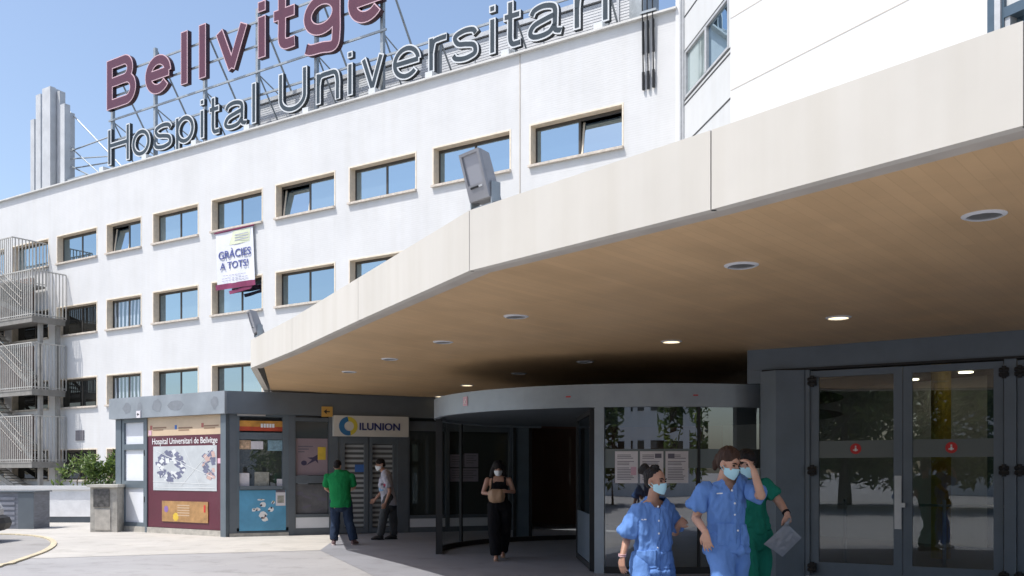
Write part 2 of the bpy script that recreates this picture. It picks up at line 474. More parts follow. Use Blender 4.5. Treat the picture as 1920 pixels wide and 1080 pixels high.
# rounded yellow kerb along the bay
def smooth_path(p, k=4):
    out = []
    for i in range(len(p) - 1):
        p0 = p[max(0, i - 1)]; p1 = p[i]; p2 = p[i + 1]; p3 = p[min(len(p) - 1, i + 2)]
        for j in range(k):
            t = j / k
            out.append(0.5 * ((2 * p1) + (p2 - p0) * t + (2 * p0 - 5 * p1 + 4 * p2 - p3) * t * t + (3 * p1 - p0 - 3 * p2 + p3) * t ** 3))
    return out + [p[-1]]
kp = smooth_path(bp, 5)
kb = MB()
for i in range(len(kp) - 1):
    a, b = kp[i], kp[i + 1]
    def nrm(i):
        t = (kp[min(i + 1, len(kp) - 1)] - kp[max(i - 1, 0)]).normalized(); return Vector((-t.y, t.x, 0)) * 0.11
    na, nb = nrm(i), nrm(i + 1); z = Vector((0, 0, 0.03)); e = Vector((0, 0, -0.02))
    kb.hexa([a + e, a + na + e, b + nb + e, b + e, a + z, a + na + z, b + nb + z, b + z])
tag(kb.build('kerb', M['kerb_yellow']), None, kind='structure')

po = MB()
pts = [G(600, 1032), KR.P(2.5, 0, 0.6), KR.P(2.5, 0, -1), KR.P(7.5, 0, -1.0), Vector((1.0, 27, 0)), Vector((16, 20, 0)), DW.P(14, 0, 0.0), Vector((8, 3, 0)), Vector((4.5, 3.2, 0)), Vector((2.0, 6.4, 0)), Vector((0.4, 8.4, 0)), Vector((-1.3, 12, 0))]
po.poly([(p.x, p.y, 0.004) for p in pts])
tag(po.build('porch_floor', M['porch'], recalc=False), None, kind='structure')

# window with hanging vertical blinds behind the glass
M['win_blind'] = glass('blind_window_glass', (1, 1, 1), 0.16, (0.7, 0.86, 1.0), 0.0, (0.1, 0.1, 0.1), 0.04)
n_, l_ = nodes(M['win_blind'])
tc = n_.new('ShaderNodeTexCoord'); wv = n_.new('ShaderNodeTexWave'); wv.inputs['Scale'].default_value = 1.3; wv.inputs['Distortion'].default_value = 2.5; wv.inputs['Detail Scale'].default_value = 0.4; wv.bands_direction = 'X'
rp = n_.new('ShaderNodeValToRGB'); rp.color_ramp.elements[0].color = (0.03, 0.04, 0.05, 1); rp.color_ramp.elements[1].color = (0.40, 0.45, 0.52, 1); rp.color_ramp.elements[0].position = 0.55; rp.color_ramp.elements[1].position = 0.72
l_.new(tc.outputs['Object'], wv.inputs[0]); l_.new(wv.outputs['Fac'], rp.inputs[0])
l_.new(rp.outputs[0], [q for q in n_ if q.type == 'BSDF_DIFFUSE'][0].inputs[0])
# ================================================================== HOSPITAL BLOCK
RZ = 15.62
hb = thing('hospital_building', FA.P(0, 0), 'long white brick hospital block with rows of recessed blue windows', 'building')
COLS = [(107, 182), (200, 265), (287, 372), (397, 492), (517, 628), (655, 780), (812, 957), (994, 1168)]
ROWS = [(11.72, 13.1), (8.15, 9.58), (4.62, 6.05), (1.1, 2.6)]
SC = [(FA.s(a), FA.s(b)) for a, b in COLS]
# one extra column off to the left so the block carries on behind the stair
SC = [(SC[0][0] - 4.03 * k, SC[0][1] - 4.03 * k) for k in (3, 2, 1)] + SC
S0, S1 = SC[0][0] - 2.0, FA.s(1268)
holes = [(a, b, z0, z1) for a, b in SC for z0, z1 in ROWS]
def holed_wall(mb, fr, s0, s1, z0, z1, holes, d=0.0):
    ss = sorted(set([s0, s1] + [h[0] for h in holes] + [h[1] for h in holes]))
    zs = sorted(set([z0, z1] + [h[2] for h in holes] + [h[3] for h in holes]))
    for i in range(len(ss) - 1):
        for j in range(len(zs) - 1):
            cs, cz = (ss[i] + ss[i + 1]) / 2, (zs[j] + zs[j + 1]) / 2
            if any(h[0] < cs < h[1] and h[2] < cz < h[3] for h in holes): continue
            mb.quad(fr.P(ss[i], zs[j], d), fr.P(ss[i + 1], zs[j], d), fr.P(ss[i + 1], zs[j + 1], d), fr.P(ss[i], zs[j + 1], d))
w = MB(); holed_wall(w, FA, S0, S1, -0.1, RZ - 0.06, holes)
w.quad(FA.P(S0, -0.1, 0), FA.P(S0, -0.1, -12), FA.P(S0, RZ - 0.06, -12), FA.P(S0, RZ - 0.06, 0))
w.quad(FA.P(S1, -0.1, 0), FA.P(S1, -0.1, -12), FA.P(S1, RZ - 0.06, -12), FA.P(S1, RZ - 0.06, 0))
w.quad(FA.P(S0, -0.1, -12), FA.P(S1, -0.1, -12), FA.P(S1, RZ - 0.06, -12), FA.P(S0, RZ - 0.06, -12))
w.build('wall', M['white_wall'], hb, recalc=False)
r = MB(); r.fbox(FA, S0, S1, RZ - 0.5, RZ - 0.055, -11.9, -0.05); r.build('roof', M['roof'], hb)
c = MB(); c.fbox(FA, S0 - 0.1, S1 + 0.05, RZ - 0.06, RZ, -0.25, 0.14); c.fbox(FA, S0 - 0.1, S1 + 0.05, RZ, RZ + 0.05, -0.22, 0.05); c.build('coping', M['coping'], hb)
j = MB(); sj = FA.s(975); j.fbox(FA, sj - 0.02, sj + 0.02, 0, RZ - 0.07, -0.01, 0.012); j.build('expansion_joint', M['lip'], hb)
p = MB(); p.fbox(FA, S1 + 0.002, S1 + 0.2, 0, RZ + 1.2, -0.4, 0.06); p.build('corner_pilaster', M['wing_wall'], hb)
OPEN = {(1, 0): 'L', (4, 0): 'L', (7, 0): 'R'}
GLZ = {}
def window(parent, fr, a, b, z0, z1, tilt=None, glz='win', depth=0.30, mull=0.5):
    fm = MB()
    D = -depth
    fm.fframe(fr, a + 0.03, b - 0.03, z0 + 0.03, z1 - 0.03, 0.055, D - 0.06, D, wt=0.10)
    ms = a + (b - a) * mull
    fm.fbox(fr, ms - 0.04, ms + 0.04, z0 + 0.085, z1 - 0.13, D - 0.055, D + 0.004)
    fm.fbox(fr, a + 0.03, b - 0.03, z0 + 0.03, z1 - 0.03, D - 0.72, D - 0.70)
    fo = fm.build('window', M['alu_dark'], parent)
    su = MB(); t = 0.025
    su.fbox(fr, a - t, a + 0.03, z0 + 0.03, z1 + t, D - 0.02, 0.012)
    su.fbox(fr, b - 0.03, b + t, z0 + 0.03, z1 + t, D - 0.02, 0.012)
    su.fbox(fr, a + 0.03, b - 0.03, z1 - 0.03, z1 + t, D - 0.02, 0.014)
    su.build('surround', M['stone'], fo)
    si = MB(); si.fbox(fr, a - t - 0.01, b + t + 0.01, z0 - 0.05, z0 + 0.03, D - 0.02, 0.11); si.build('sill', M['sill'], fo)
    for k, (p0, p1) in enumerate(((a + 0.087, ms - 0.042), (ms + 0.042, b - 0.087))):
        zz0, zz1 = z0 + 0.087, z1 - 0.132
        pn = MB()
        if (k == 0 and tilt == 'L') or (k == 1 and tilt == 'R'):
            q = 0.16
            fz = (p1 - p0)
            pn.hexa([fr.P(p0, zz0, D - 0.03), fr.P(p0, zz0, D - 0.018), fr.P(p1, zz0, D - 0.018), fr.P(p1, zz0, D - 0.03),
                     fr.P(p0, zz1 - 0.05, D - 0.03 - q), fr.P(p0, zz1 - 0.05, D - 0.018 - q), fr.P(p1, zz1 - 0.05, D - 0.018 - q), fr.P(p1, zz1 - 0.05, D - 0.03 - q)])
            pn.build('pane', M[glz], fo)
            sh = MB()
            for (e0, e1) in ((p0, p0 + 0.07), (p1 - 0.07, p1)):
                sh.hexa([fr.P(e0, zz0, D - 0.05), fr.P(e0, zz0, D), fr.P(e1, zz0, D), fr.P(e1, zz0, D - 0.05),
                         fr.P(e0, zz1, D - 0.05 - q), fr.P(e0, zz1, D - q), fr.P(e1, zz1, D - q), fr.P(e1, zz1, D - 0.05 - q)])
            sh.hexa([fr.P(p0, zz0 - 0.05, D - 0.05), fr.P(p0, zz0 - 0.05, D), fr.P(p1, zz0 - 0.05, D), fr.P(p1, zz0 - 0.05, D - 0.05), fr.P(p0, zz0, D - 0.05), fr.P(p0, zz0, D), fr.P(p1, zz0, D), fr.P(p1, zz0, D - 0.05)])
            sh.build('tilted_sash', M['stone'], fo)
        else:
            pn.fbox(fr, p0, p1, zz0, zz1, D - 0.03, D - 0.018)
            gz_ = glz if glz != 'win' else ('win', 'win_b', 'win_c')[int(abs(p0 * 7.3 + z0 * 3.1)) % 3]
            pn.build('pane', M[gz_], fo)
    return fo
for i, (a, b) in enumerate(SC):
    for k, (z0, z1) in enumerate(ROWS):
        gz = 'win'
        if k == 3 or (i <= 3 and k >= 1): gz = 'win_dull'
        if i == 4 and k in (1, 2): gz = 'win_blind'
        window(hb, FA, a, b, z0, z1, OPEN.get((i - 3, k)), gz)
# half drawn curtains behind the second column
vt = MB(); a = FA.s(150); zc = 3.0
vt.fbox(FA, a - 0.30, a + 0.35, 3.02, 3.5, 0, 0.05)
vt.build('vent_grille', mat('grey_vent', (0.16, 0.155, 0.17), 0.7), hb)

# black cable drops at the right end of the block
cb = thing('cable_bundle', FA.P(FA.s(1216), 12.0, 0.05), 'three thin dark cables hanging down the white wall beside the corner', 'cable')
for x, y1 in ((1208, 170), (1217, 168), (1227, 165)):
    s, z = FA.px(x, y1)
    t = MB(); t.tube([FA.P(s, z, 0.06), FA.P(s, RZ + 0.3, 0.14), FA.P(s, RZ + 1.6, 0.1)], 0.022, 6)
    t.tube([FA.P(s, z, 0.06), FA.P(s, z + 0.55, 0.07)], 0.045, 6); t.tube([FA.P(s, z + 1.1, 0.07), FA.P(s, z + 2.1, 0.09)], 0.04, 6)
    t.build('cable', M['black'], cb)
br = MB(); s = FA.s(1217); br.fbox(FA, s - 0.25, s + 0.3, RZ + 0.05, RZ + 0.12, 0.0, 0.16); br.build('bracket', M['steel'], cb)

# ================================================================== WHITE WING with pale return
wg = thing('hospital_wing', WG.P(0, 0), 'taller white rendered wing with a pale clad return rising behind the canopy', 'building')
GL = math.hypot(0.56, 3.6)
def gpx(x, y): return GC.px(x, y)
wl = 7.0
w = MB(); sW1 = WG.s(1851)
holed_wall(w, WG, 0, sW1, 0, 20, [])
w.build('wall', M['wing_wall'], wg, recalc=False)
sm = MB()
for z in (11.55, 13.45, 15.4, 17.4):
    sm.fbox(WG, 0.01, sW1, z - 0.012, z + 0.012, -0.01, 0.006)
sm.split('wall_joint', M['lip'], wg)
w = MB()
gw0, gw1, gz0, gz1 = 0.06, GL - 0.12, 12.72, 14.12
holed_wall(w, GC, 0, GL, 0, 20, [(gw0, gw1, gz0, gz1)])
w.build('cladding', M['grey_clad'], wg, recalc=False)
sm = MB()
for z in (11.35, 12.55, 12.68, 14.16, 15.2, 16.4):
    sm.fbox(GC, 0.0, GL - 0.01, z - 0.025, z + 0.025, -0.02, 0.008)
sm.split('cladding_joint', M['joint'], wg)
fm = MB(); fm.fframe(GC, gw0, gw1, gz0, gz1, 0.07, -0.1, 0.02); ms = GC.s(1324); fm.fbox(GC, ms - 0.07, ms + 0.07, gz0 + 0.07, gz1 - 0.07, -0.1, 0.025)
fo = fm.build('window', M['steel_pale'], wg)
pn = MB(); pn.fbox(GC, gw0 + 0.07, ms - 0.07, gz0 + 0.07, gz1 - 0.07, -0.06, -0.05); pn.build('pane', M['win_green'], fo, label='pale green pane')
pn = MB(); pn.fbox(GC, ms + 0.07, gw1 - 0.07, gz0 + 0.07, gz1 - 0.07, -0.06, -0.05); pn.build('pane', M['win'], fo)
tr = MB(); tr.fbox(GC, -0.35, -0.002, 0, 20, -0.05, 0.05); tr.fbox(GC, -0.18, -0.10, 0, 20, 0.05, 0.10); tr.build('corner_trim', M['steel_pale'], wg)
# dark window strip at the right end of the wing
fm = MB()
q0, q1, q2, q3, q4 = sW1, WG.s(1866), WG.s(1877), WG.s(1881), WG.s(1891)
fm.fbox(WG, q0, q1, 0, 20, -0.25, 0.0)
fm.fbox(WG, q2, q3, 0, 20, -0.25, -0.02)
fm.fbox(WG, q3, sW1 + 3.2, 10.27, 10.47, -0.3, -0.02)
fo = fm.build('window', M['alu_blue'], wg)
pn = MB(); pn.fbox(WG, q1, q2, 0, 20, -0.25, 0.03); pn.fbox(WG, q3, q4, 0, 10.27, -0.3, -0.05); pn.build('frame', M['steel_pale'], fo)
pn = MB(); pn.fbox(WG, q4, sW1 + 3.2, 3.5, 10.27, -0.28, -0.25); pn.build('pane', M['win'], fo)
pn = MB(); pn.fbox(WG, q3, sW1 + 3.2, 10.47, 20, -0.22, -0.1); pn.build('spandrel', M['grey_clad'], fo)
w = MB(); holed_wall(w, WG, sW1 + 3.2, sW1 + 9, 0, 20, [])
w.quad(WG.P(sW1 + 9, 0), WG.P(sW1 + 9, 0, -10), WG.P(sW1 + 9, 20, -10), WG.P(sW1 + 9, 20))
w.poly([GC.P(0, 20), WG.P(0, 20), WG.P(sW1 + 9, 20), WG.P(sW1 + 9, 20, -10), Vector((16, 34, 20))])
w.build('end_wall', M['wing_wall'], wg, recalc=False)

# ================================================================== ENTRANCE CANOPY
edge = [((470, 690), 3.42), ((547.5, 658.7), 3.38), ((671.5, 601), 3.33), ((880, 507.5), 3.22), ((1333, 393), 3.2), ((1920, 235), 3.2)]
E = []
for (x, y), h in edge:
    Y = (h - EYE) * FPX / (HZ - y)
    E.append(W(x, y, Y))
d = (E[-1] - E[-2]).normalized()
E.append(E[-1] + d * 2.6); E[-1].z = 3.2
cn = thing('entrance_canopy', (E[3].x, E[3].y, 3.2), 'broad cream faceted canopy with a timber soffit over the hospital entrance', 'canopy')
FH = 0.515
TH = 0.07
def outn(i):
    t = (E[min(i + 1, len(E) - 1)] - E[max(i - 1, 0)]); t.z = 0; t.normalize()
    return Vector((t.y, -t.x, 0)) * -1 if False else Vector((t.y, -t.x, 0))
cen = Vector((2, 17, 3.2))
def inward(i):
    n = outn(i)
    if n.dot(cen - E[i]) < 0: n = -n
    return n
up = Vector((0, 0, FH))
for i in range(len(E) - 1):
    m = MB()
    a, b = E[i], E[i + 1]
    t = (b - a).normalized(); gap = t * 0.005
    a2, b2 = a + gap, b - gap
    ia, ib = inward(i) * TH, inward(i + 1) * TH
    m.hexa([a2, a2 + ia, b2 + ib, b2, a2 + up, a2 + ia + up, b2 + ib + up, b2 + up])
    o = m.build('fascia_panel', M['fascia'], cn)
m = MB()
for x, y in ((1518, 176), (1690, 121), (1772, 93)):
    k_ = (x - 1333) / (1920 - 1333); k_ = k_ / (k_ + (1 - k_) * E[5].y / E[4].y * 1.0) if False else k_
    t_ = (x - 960) / FPX; q_ = (t_ * E[4].y - E[4].x) / ((E[5].x - E[4].x) - t_ * (E[5].y - E[4].y))
    p_ = E[4].lerp(E[5], q_) + up; td_ = (E[5] - E[4]).normalized()
    m.tube([p_ - td_ * 0.05 + inward(4) * 0.02, p_ + td_ * 0.05 + inward(4) * 0.02], 0.007, 6)
m.split('edge_clip', M['joint'], cn)
# return lip under the fascia
m = MB(); LW = 0.20
for i in range(len(E) - 1):
    a, b = E[i], E[i + 1]
    ia, ib = inward(i), inward(i + 1)
    z = Vector((0, 0, 0.004)); h = Vector((0, 0, 0.05))
    m.hexa([a + ia * TH + z, a + ia * LW + z, b + ib * LW + z, b + ib * TH + z, a + ia * TH + h, a + ia * LW + h, b + ib * LW + h, b + ib * TH + h])
m.build('soffit_edge', M['lip'], cn)
# dark joint filler behind panel gaps
m = MB()
for i in range(1, len(E) - 1):
    a = E[i] + inward(i) * 0.03
    m.tube([a, a + up * 0.99], 0.02, 6)
m.split('panel_joint', M['joint'], cn)
# end of the canopy running back over the kiosk
tipb = Vector((-6.05, 23.6, 3.40))
m = MB()
ta = E[0] + inward(0) * 0.02
dirb = (tipb - E[0]).normalized()
nb = Vector((dirb.y, -dirb.x, 0)) * 0.12
m.hexa([E[0] + dirb * 0.1, E[0] + dirb * 0.1 + nb, tipb + nb, tipb, E[0] + dirb * 0.1 + up, E[0] + dirb * 0.1 + nb + up, tipb + nb + up, tipb + up])
m.build('end_fascia', M['fascia'], cn)
M['wood'] = mat('timber_soffit', (0.70, 0.48, 0.27), 0.45, 0, 0.10, 0.9, spec=0.3)
n_, l_ = nodes(M['wood']); p_ = n_['Principled BSDF']
tc = n_.new('ShaderNodeTexCoord'); mp = n_.new('ShaderNodeMapping'); mp.inputs['Rotation'].default_value = (0, 0, R(-52))
l_.new(tc.outputs['Object'], mp.inputs[0])
brk = n_.new('ShaderNodeTexBrick'); brk.inputs['Scale'].default_value = 1; brk.inputs['Brick Width'].default_value = 3.6; brk.inputs['Row Height'].default_value = 0.10
brk.inputs['Mortar Size'].default_value = 0.004; brk.inputs['Color1'].default_value = (1, 1, 1, 1); brk.inputs['Color2'].default_value = (0.91, 0.90, 0.89, 1); brk.inputs['Mortar'].default_value = (0.87, 0.85, 0.83, 1)
l_.new(mp.outputs[0], brk.inputs['Vector'])
mx = n_.new('ShaderNodeMix'); mx.data_type = 'RGBA'; mx.blend_type = 'MULTIPLY'; mx.inputs[0].default_value = 0.8
old = p_.inputs['Base Color'].links[0].from_socket
l_.new(old, mx.inputs[6]); l_.new(brk.outputs['Color'], mx.inputs[7]); l_.new(mx.outputs[2], p_.inputs['Base Color'])
# soffit: strips from the fascia to the back line
back = [tipb + Vector((0.15, 0, 0)), Vector((-4.6, 24.6, 3.38)), Vector((-2.4, 25.2, 3.36)), Vector((0.5, 24.8, 3.34)), DW.P(-0.6, 3.32, -0.3), DW.P(3.6, 3.34, -0.3), DW.P(6.5, 3.34, -0.3)]
back[3] = Vector((2.0, 22.5, 3.34)); back[4] = DW.P(-1.0, 3.34, -5.5)
m = MB(); K = 6
SOF = []
for i in range(len(E)):
    a = E[i] + inward(i) * (LW - 0.02) + Vector((0, 0, 0.03)); b = back[i]
    if i == 0: a = E[0] + Vector((0.22, 0.1, 0.03))
    SOF.append([a.lerp(b, k / K) for k in range(K + 1)])
m.add([v for r_ in SOF for v in r_], [(i * (K + 1) + k, i * (K + 1) + k + 1, (i + 1) * (K + 1) + k + 1, (i + 1) * (K + 1) + k) for i in range(len(E) - 1) for k in range(K)])
m.add([v + Vector((0, 0, 0.03)) for r_ in SOF for v in r_], [(i * (K + 1) + k, (i + 1) * (K + 1) + k, (i + 1) * (K + 1) + k + 1, i * (K + 1) + k + 1) for i in range(len(E) - 1) for k in range(K)])
m.build('soffit', M['wood'], cn, recalc=False)
m = MB()
for i in range(len(E) - 1):
    a, b = E[i] + inward(i) * TH * 0.5 + up * 0.93, E[i + 1] + inward(i + 1) * TH * 0.5 + up * 0.93
    c2, d2 = back[i + 1] + up * 1.0, back[i] + up * 1.0
    m.quad(a, b, c2, d2)
m.build('canopy_roof', M['roof'], cn, recalc=False)

def soffit_z(px, py):
    'intersect a photo ray with the soffit strips'
    dv = Vector(((px - 960) / FPX, 1, (HZ - py) / FPX)); o = Vector((0, 0, EYE))
    from mathutils.geometry import intersect_ray_tri
    for i in range(len(E) - 1):
        for k in range(K):
            q = [SOF[i][k], SOF[i][k + 1], SOF[i + 1][k + 1], SOF[i + 1][k]]
            for t in ((0, 1, 2), (0, 2, 3)):
                h = intersect_ray_tri(q[t[0]], q[t[1]], q[t[2]], dv, o, True)
                if h: return h
    return W(px, py, (3.3 - EYE) * FPX / (HZ - py))
LIGHTS = [(1845, 403, 0, 'unlit downlight nearest the right edge of the photo in the timber soffit'), (1390, 497, 0, 'unlit downlight in the middle of the wide right part of the soffit'),
          (968, 593, 0, 'unlit downlight in the soffit right of the fascia floodlight'), (831, 641, 0, 'unlit downlight in the soffit above the shop sign'),
          (731, 673, 0, 'faint downlight in the soffit left of the shop sign'), (655, 697, 0, 'faintest downlight near the narrow left tip of the soffit'),
          (1572, 595, 1, 'lit warm downlight above the left glass door'), (1259, 640, 1, 'lit warm downlight above the right half of the revolving door'),
          (1097, 678, 0, 'dark downlight in the soffit above the drum middle'), (973, 700, 0, 'dark downlight just above the revolving door rim'),
          (876, 722, 1, 'small lit downlight above the left part of the drum rim'), (825, 743, 1, 'small lit downlight beside the left end of the drum rim')]
ring0 = disc0 = None
for x, y, lit, lab in LIGHTS:
    h = soffit_z(x, y)
    t = thing('ceiling_downlight', h, lab, 'ceiling light', 'downlights in the canopy soffit')
    rm = MB(); ro, ri = 0.145, 0.115
    for k in range(24):
        a0, a1 = 2 * math.pi * k / 24, 2 * math.pi * (k + 1) / 24
        def q(r_, a_, z_): return h + Vector((r_ * math.cos(a_), r_ * math.sin(a_), z_))
        rm.quad(q(ro, a0, -0.004), q(ro, a1, -0.004), q(ri, a1, -0.016), q(ri, a0, -0.016))
        rm.quad(q(ri, a0, -0.016), q(ri, a1, -0.016), q(ri, a1, 0.01), q(ri, a0, 0.01))
        rm.quad(q(ro, a0, -0.004), q(ro, a1, -0.004), q(ro, a1, 0.01), q(ro, a0, 0.01))
    rm.build('trim_ring', M['white_panel'], t, recalc=False)
    dm = MB(); dm.tube([h + Vector((0, 0, -0.006)), h + Vector((0, 0, 0.003))], 0.113, 24)
    dm.build('lens', M['lamp_on'] if lit else M['lamp_off'], t)
# ================================================================== ENTRANCE HALL (door wall, lobby)
eh = thing('entrance_hall', DW.P(0, 0), 'slate framed glass entrance hall under the canopy', 'building')
sL = DW.s(1510)                     # left edge of the doors
sR = DW.s(1886)                     # right jamb
m = MB(); m.fbox(DW, -1.0, 9.0, 2.99, 3.36, -0.25, 0.0); m.fbox(DW, -1.0, sL - 0.621, 2.80, 2.989, -0.25, 0.0); m.build('header', M['dkframe'], eh)
m = MB(); m.fbox(DW, sL - 0.62, 9.0, 2.96, 2.988, -0.2, 0.03); m.build('header_trim', M['black'], eh)
# pilaster left of the doors, turned to the street
PL = Fr(DW.P(sL, 0).x - 0.02, DW.P(sL, 0).y + 0.03, 1.0, 0.25)
m = MB(); m.prism([DW.P(sL - 0.01, 0, -0.25), DW.P(sL - 0.01, 0, 0.0), DW.P(sL - 0.36, 0, 0.22), DW.P(sL - 0.62, 0, 0.1), DW.P(sL - 0.62, 0, -0.25)], (0, 0, 2.958))
m.build('pilaster', M['dkframe'], eh)
m = MB()
m.fbox(DW, sL, sL + 0.06, 0, 2.958, -0.2, 0.0); m.fbox(DW, sR - 0.02, sR + 0.12, 0, 2.958, -0.2, 0.01)
m.split('jamb', M['dkframe'], eh)
def door(a, b, sticker, hs, ham):
    m = MB()
    m.fframe(DW, a, b, 0.02, 2.94, 0.115, -0.09, -0.03, wt=0.09, wb=0.2)
    do = m.build('door', M['dkframe'], eh)
    g_ = MB(); g_.fbox(DW, a + 0.115, b - 0.115, 0.22, 2.85, -0.066, -0.056); g_.build('glass_pane', M['clear'], do)
    f_ = MB(); f_.fbox(DW, a + 0.117, b - 0.117, 1.70, 1.94, -0.054, -0.050); f_.build('frosted_band', M['frost'], do)
    s_ = MB(); c0 = DW.P(sticker, 1.825, -0.046)
    s_.add([c0] + [DW.P(sticker + 0.075 * math.cos(2 * math.pi * k / 24), 1.825 + 0.075 * math.sin(2 * math.pi * k / 24), -0.046) for k in range(24)], [(0, 1 + k, 1 + (k + 1) % 24) for k in range(24)])
    s_.mi = 1
    s_.fbox(DW, sticker - 0.012, sticker + 0.012, 1.79, 1.84, -0.046, -0.044); s_.fbox(DW, sticker - 0.035, sticker + 0.03, 1.80, 1.815, -0.046, -0.0435)
    s_.ell(DW.P(sticker, 1.856, -0.0445), 0.012, None, 8, 6)
    s_.build('sticker', [M['red'], M['white']], do, recalc=False)
    h_ = MB()
    for z in (0.14, 1.52, 2.79):
        h_.fbox(DW, hs - 0.05, hs + 0.05, z - 0.06, z + 0.06, -0.03, 0.03)
        h_.tube([DW.P(hs - 0.06, z + 0.03, 0.03), DW.P(hs + 0.06, z + 0.03, 0.03)], 0.022, 8); h_.tube([DW.P(hs - 0.06, z - 0.03, 0.03), DW.P(hs + 0.06, z - 0.03, 0.03)], 0.022, 8)
        h_.tube([DW.P(hs, z - 0.08, 0.02), DW.P(hs, z + 0.08, 0.02)], 0.028, 8)
        h_.build('hinge', M['black'], do); h_ = MB()
    pass
    if ham:
        k_ = MB(); k_.fbox(DW, ham - 0.045, ham + 0.045, 0.72, 1.45, -0.03, -0.012); k_.fbox(DW, ham + 0.02, ham + 0.10, 1.02, 1.08, -0.012, 0.04)
        k_.fbox(DW, ham - 0.03, ham + 0.03, 0.78, 1.38, -0.012, 0.0)
        k_.build('handle', M['chrome'], do)
    return do
sM = DW.s(1692)
door(sL + 0.065, sM - 0.004, DW.s(1603), sL + 0.10, sM - 0.06)
door(sM + 0.004, sR - 0.03, DW.s(1783), sR - 0.02, None)
door(sR + 0.13, sR + 1.35, sR + 0.75, sR + 0.16, None)
m = MB(); m.fbox(DW, sR + 1.37, 9.0, 0.0, 2.958, -0.2, 0.0); m.build('side_panel', M['dkframe'], eh)
m = MB(); m.fbox(DW, sL + 0.01, sR + 1.4, 0.004, 0.02, -0.2, 0.02); m.build('threshold', M['chrome'], eh)
# lobby shell behind
LB = [Vector((0.15, 24.95, 0)), Vector((0.4, 28.0, 0)), Vector((15.0, 22.0, 0)), DW.P(9, 0, -0.3)]
m = MB()
for a, b in zip(LB[:-1], LB[1:]):
    m.quad(a, b, b + Vector((0, 0, 3.45)), a + Vector((0, 0, 3.45)))
m.build('lobby_wall', M['tan_wall'], eh, recalc=False)
m = MB(); m.poly([Vector((p.x, p.y, 3.40)) for p in [Vector((2, 22.6, 0)), LB[0], LB[1], LB[2], DW.P(9, 0, -0.2), DW.P(6, 0, -0.2), DW.P(-1.0, 0, -5.5)]]); m.build('lobby_ceiling', M['dark'], eh, recalc=False)
m = MB(); m.prism([Vector((p.x, p.y, 3.72)) for p in [DW.P(9.2, 0, 0.1), DW.P(-3, 0, 0.1), back[3], KR.P(7, 0, -0.5), Vector((0.4, 29.0, 0)), Vector((12, 29, 0)), Vector((15.5, 22.2, 0))]], (0, 0, 0.12)); m.build('roof', M['roof'], eh)
m = MB(); q = DW.P(1.1, 0, -4.2); m.tube([q, q + Vector((0, 0, 3.39))], 0.16, 16); m.build('yellow_column', M['yellow'], eh)
for s_, d_ in ((0.4, -2.5), (1.6, -3.5), (1.3, -6), (0.2, -7), (2.5, -5), (3.4, -2.2)):
    q = DW.P(s_, 3.37, d_); m = MB(); m.tube([q, q + Vector((0, 0, 0.02))], 0.13, 16); m.build('ceiling_lamp', M['lamp_in'], eh)
# queue rail inside the glass doors
rl = thing('barrier_rail', DW.P(0.3, 0, -1.0), 'thin steel queue rail on posts just inside the glass doors', 'rail')
m = MB(); m.tube([DW.P(-0.3, 1.02, -1.0), DW.P(3.0, 1.02, -1.0)], 0.018, 8); m.build('rail', M['chrome'], rl, smooth=True)
for s_ in (0.18, 1.55, 2.6):
    m = MB(); m.tube([DW.P(s_, 0.02, -1.0), DW.P(s_, 1.10, -1.0)], 0.026, 10); m.tube([DW.P(s_, 0.004, -1.0), DW.P(s_, 0.03, -1.0)], 0.13, 16); m.build('post', M['chrome'], rl, smooth=False)

# ================================================================== REVOLVING DOOR
RC = Vector((2.29, 17.77, 0)); RR = 3.69
rv = thing('revolving_door', RC, 'large round revolving glass door with a curved metal rim beside the glass doors', 'revolving door')
def ang_px(x):
    'angle on the near side of the drum seen at photo column x'
    t = (x - 960) / FPX
    d = Vector((t, 1)).normalized(); oc = -Vector((RC.x, RC.y))
    b = d.dot(oc); c_ = oc.dot(oc) - RR * RR; disc = max(0, b * b - c_)
    k = -b - math.sqrt(disc)
    return math.atan2(d.y * k - RC.y, d.x * k - RC.x)
def rp(a, z, r=RR): return Vector((RC.x + r * math.cos(a), RC.y + r * math.sin(a), z))
def arc_box(mb, a0, a1, z0, z1, r0, r1, n=24):
    for i in range(n):
        p, q = a0 + (a1 - a0) * i / n, a0 + (a1 - a0) * (i + 1) / n
        mb.quad(rp(p, z0, r1), rp(q, z0, r1), rp(q, z1, r1), rp(p, z1, r1)); mb.quad(rp(p, z0, r0), rp(q, z0, r0), rp(q, z1, r0), rp(p, z1, r0))
        mb.quad(rp(p, z0, r0), rp(q, z0, r0), rp(q, z0, r1), rp(p, z0, r1)); mb.quad(rp(p, z1, r0), rp(q, z1, r0), rp(q, z1, r1), rp(p, z1, r1))
    for a in (a0, a1): mb.quad(rp(a, z0, r0), rp(a, z0, r1), rp(a, z1, r1), rp(a, z1, r0))
    return mb
A_end = ang_px(1455); A_front = ang_px(1124); A_left = math.atan2(-RC.y, -RC.x) - math.acos(RR / math.hypot(RC.x, RC.y))
m = MB(); arc_box(m, -math.pi * 1.35, A_end + 0.02, 2.46, 2.80, RR - 0.06, RR + 0.03, 72); m.build('rim', M['drum'], rv, smooth=False)
m = MB(); m.add([rp(2 * math.pi * k / 64, 2.50, RR - 0.06) for k in range(64)], [tuple(range(64))]); m.add([rp(2 * math.pi * k / 64, 2.79, RR - 0.05) for k in range(64)], [tuple(range(64))]); m.build('ceiling_disc', M['kiosk_dark'], rv, recalc=False)
m = MB()
for x0, x1, r_ in ((1115, 1133, RR + 0.02),):
    arc_box(m, ang_px(x0), ang_px(x1), 0.004, 2.459, RR - 0.14, r_, 4)
m.split('post', M['drum'], rv)
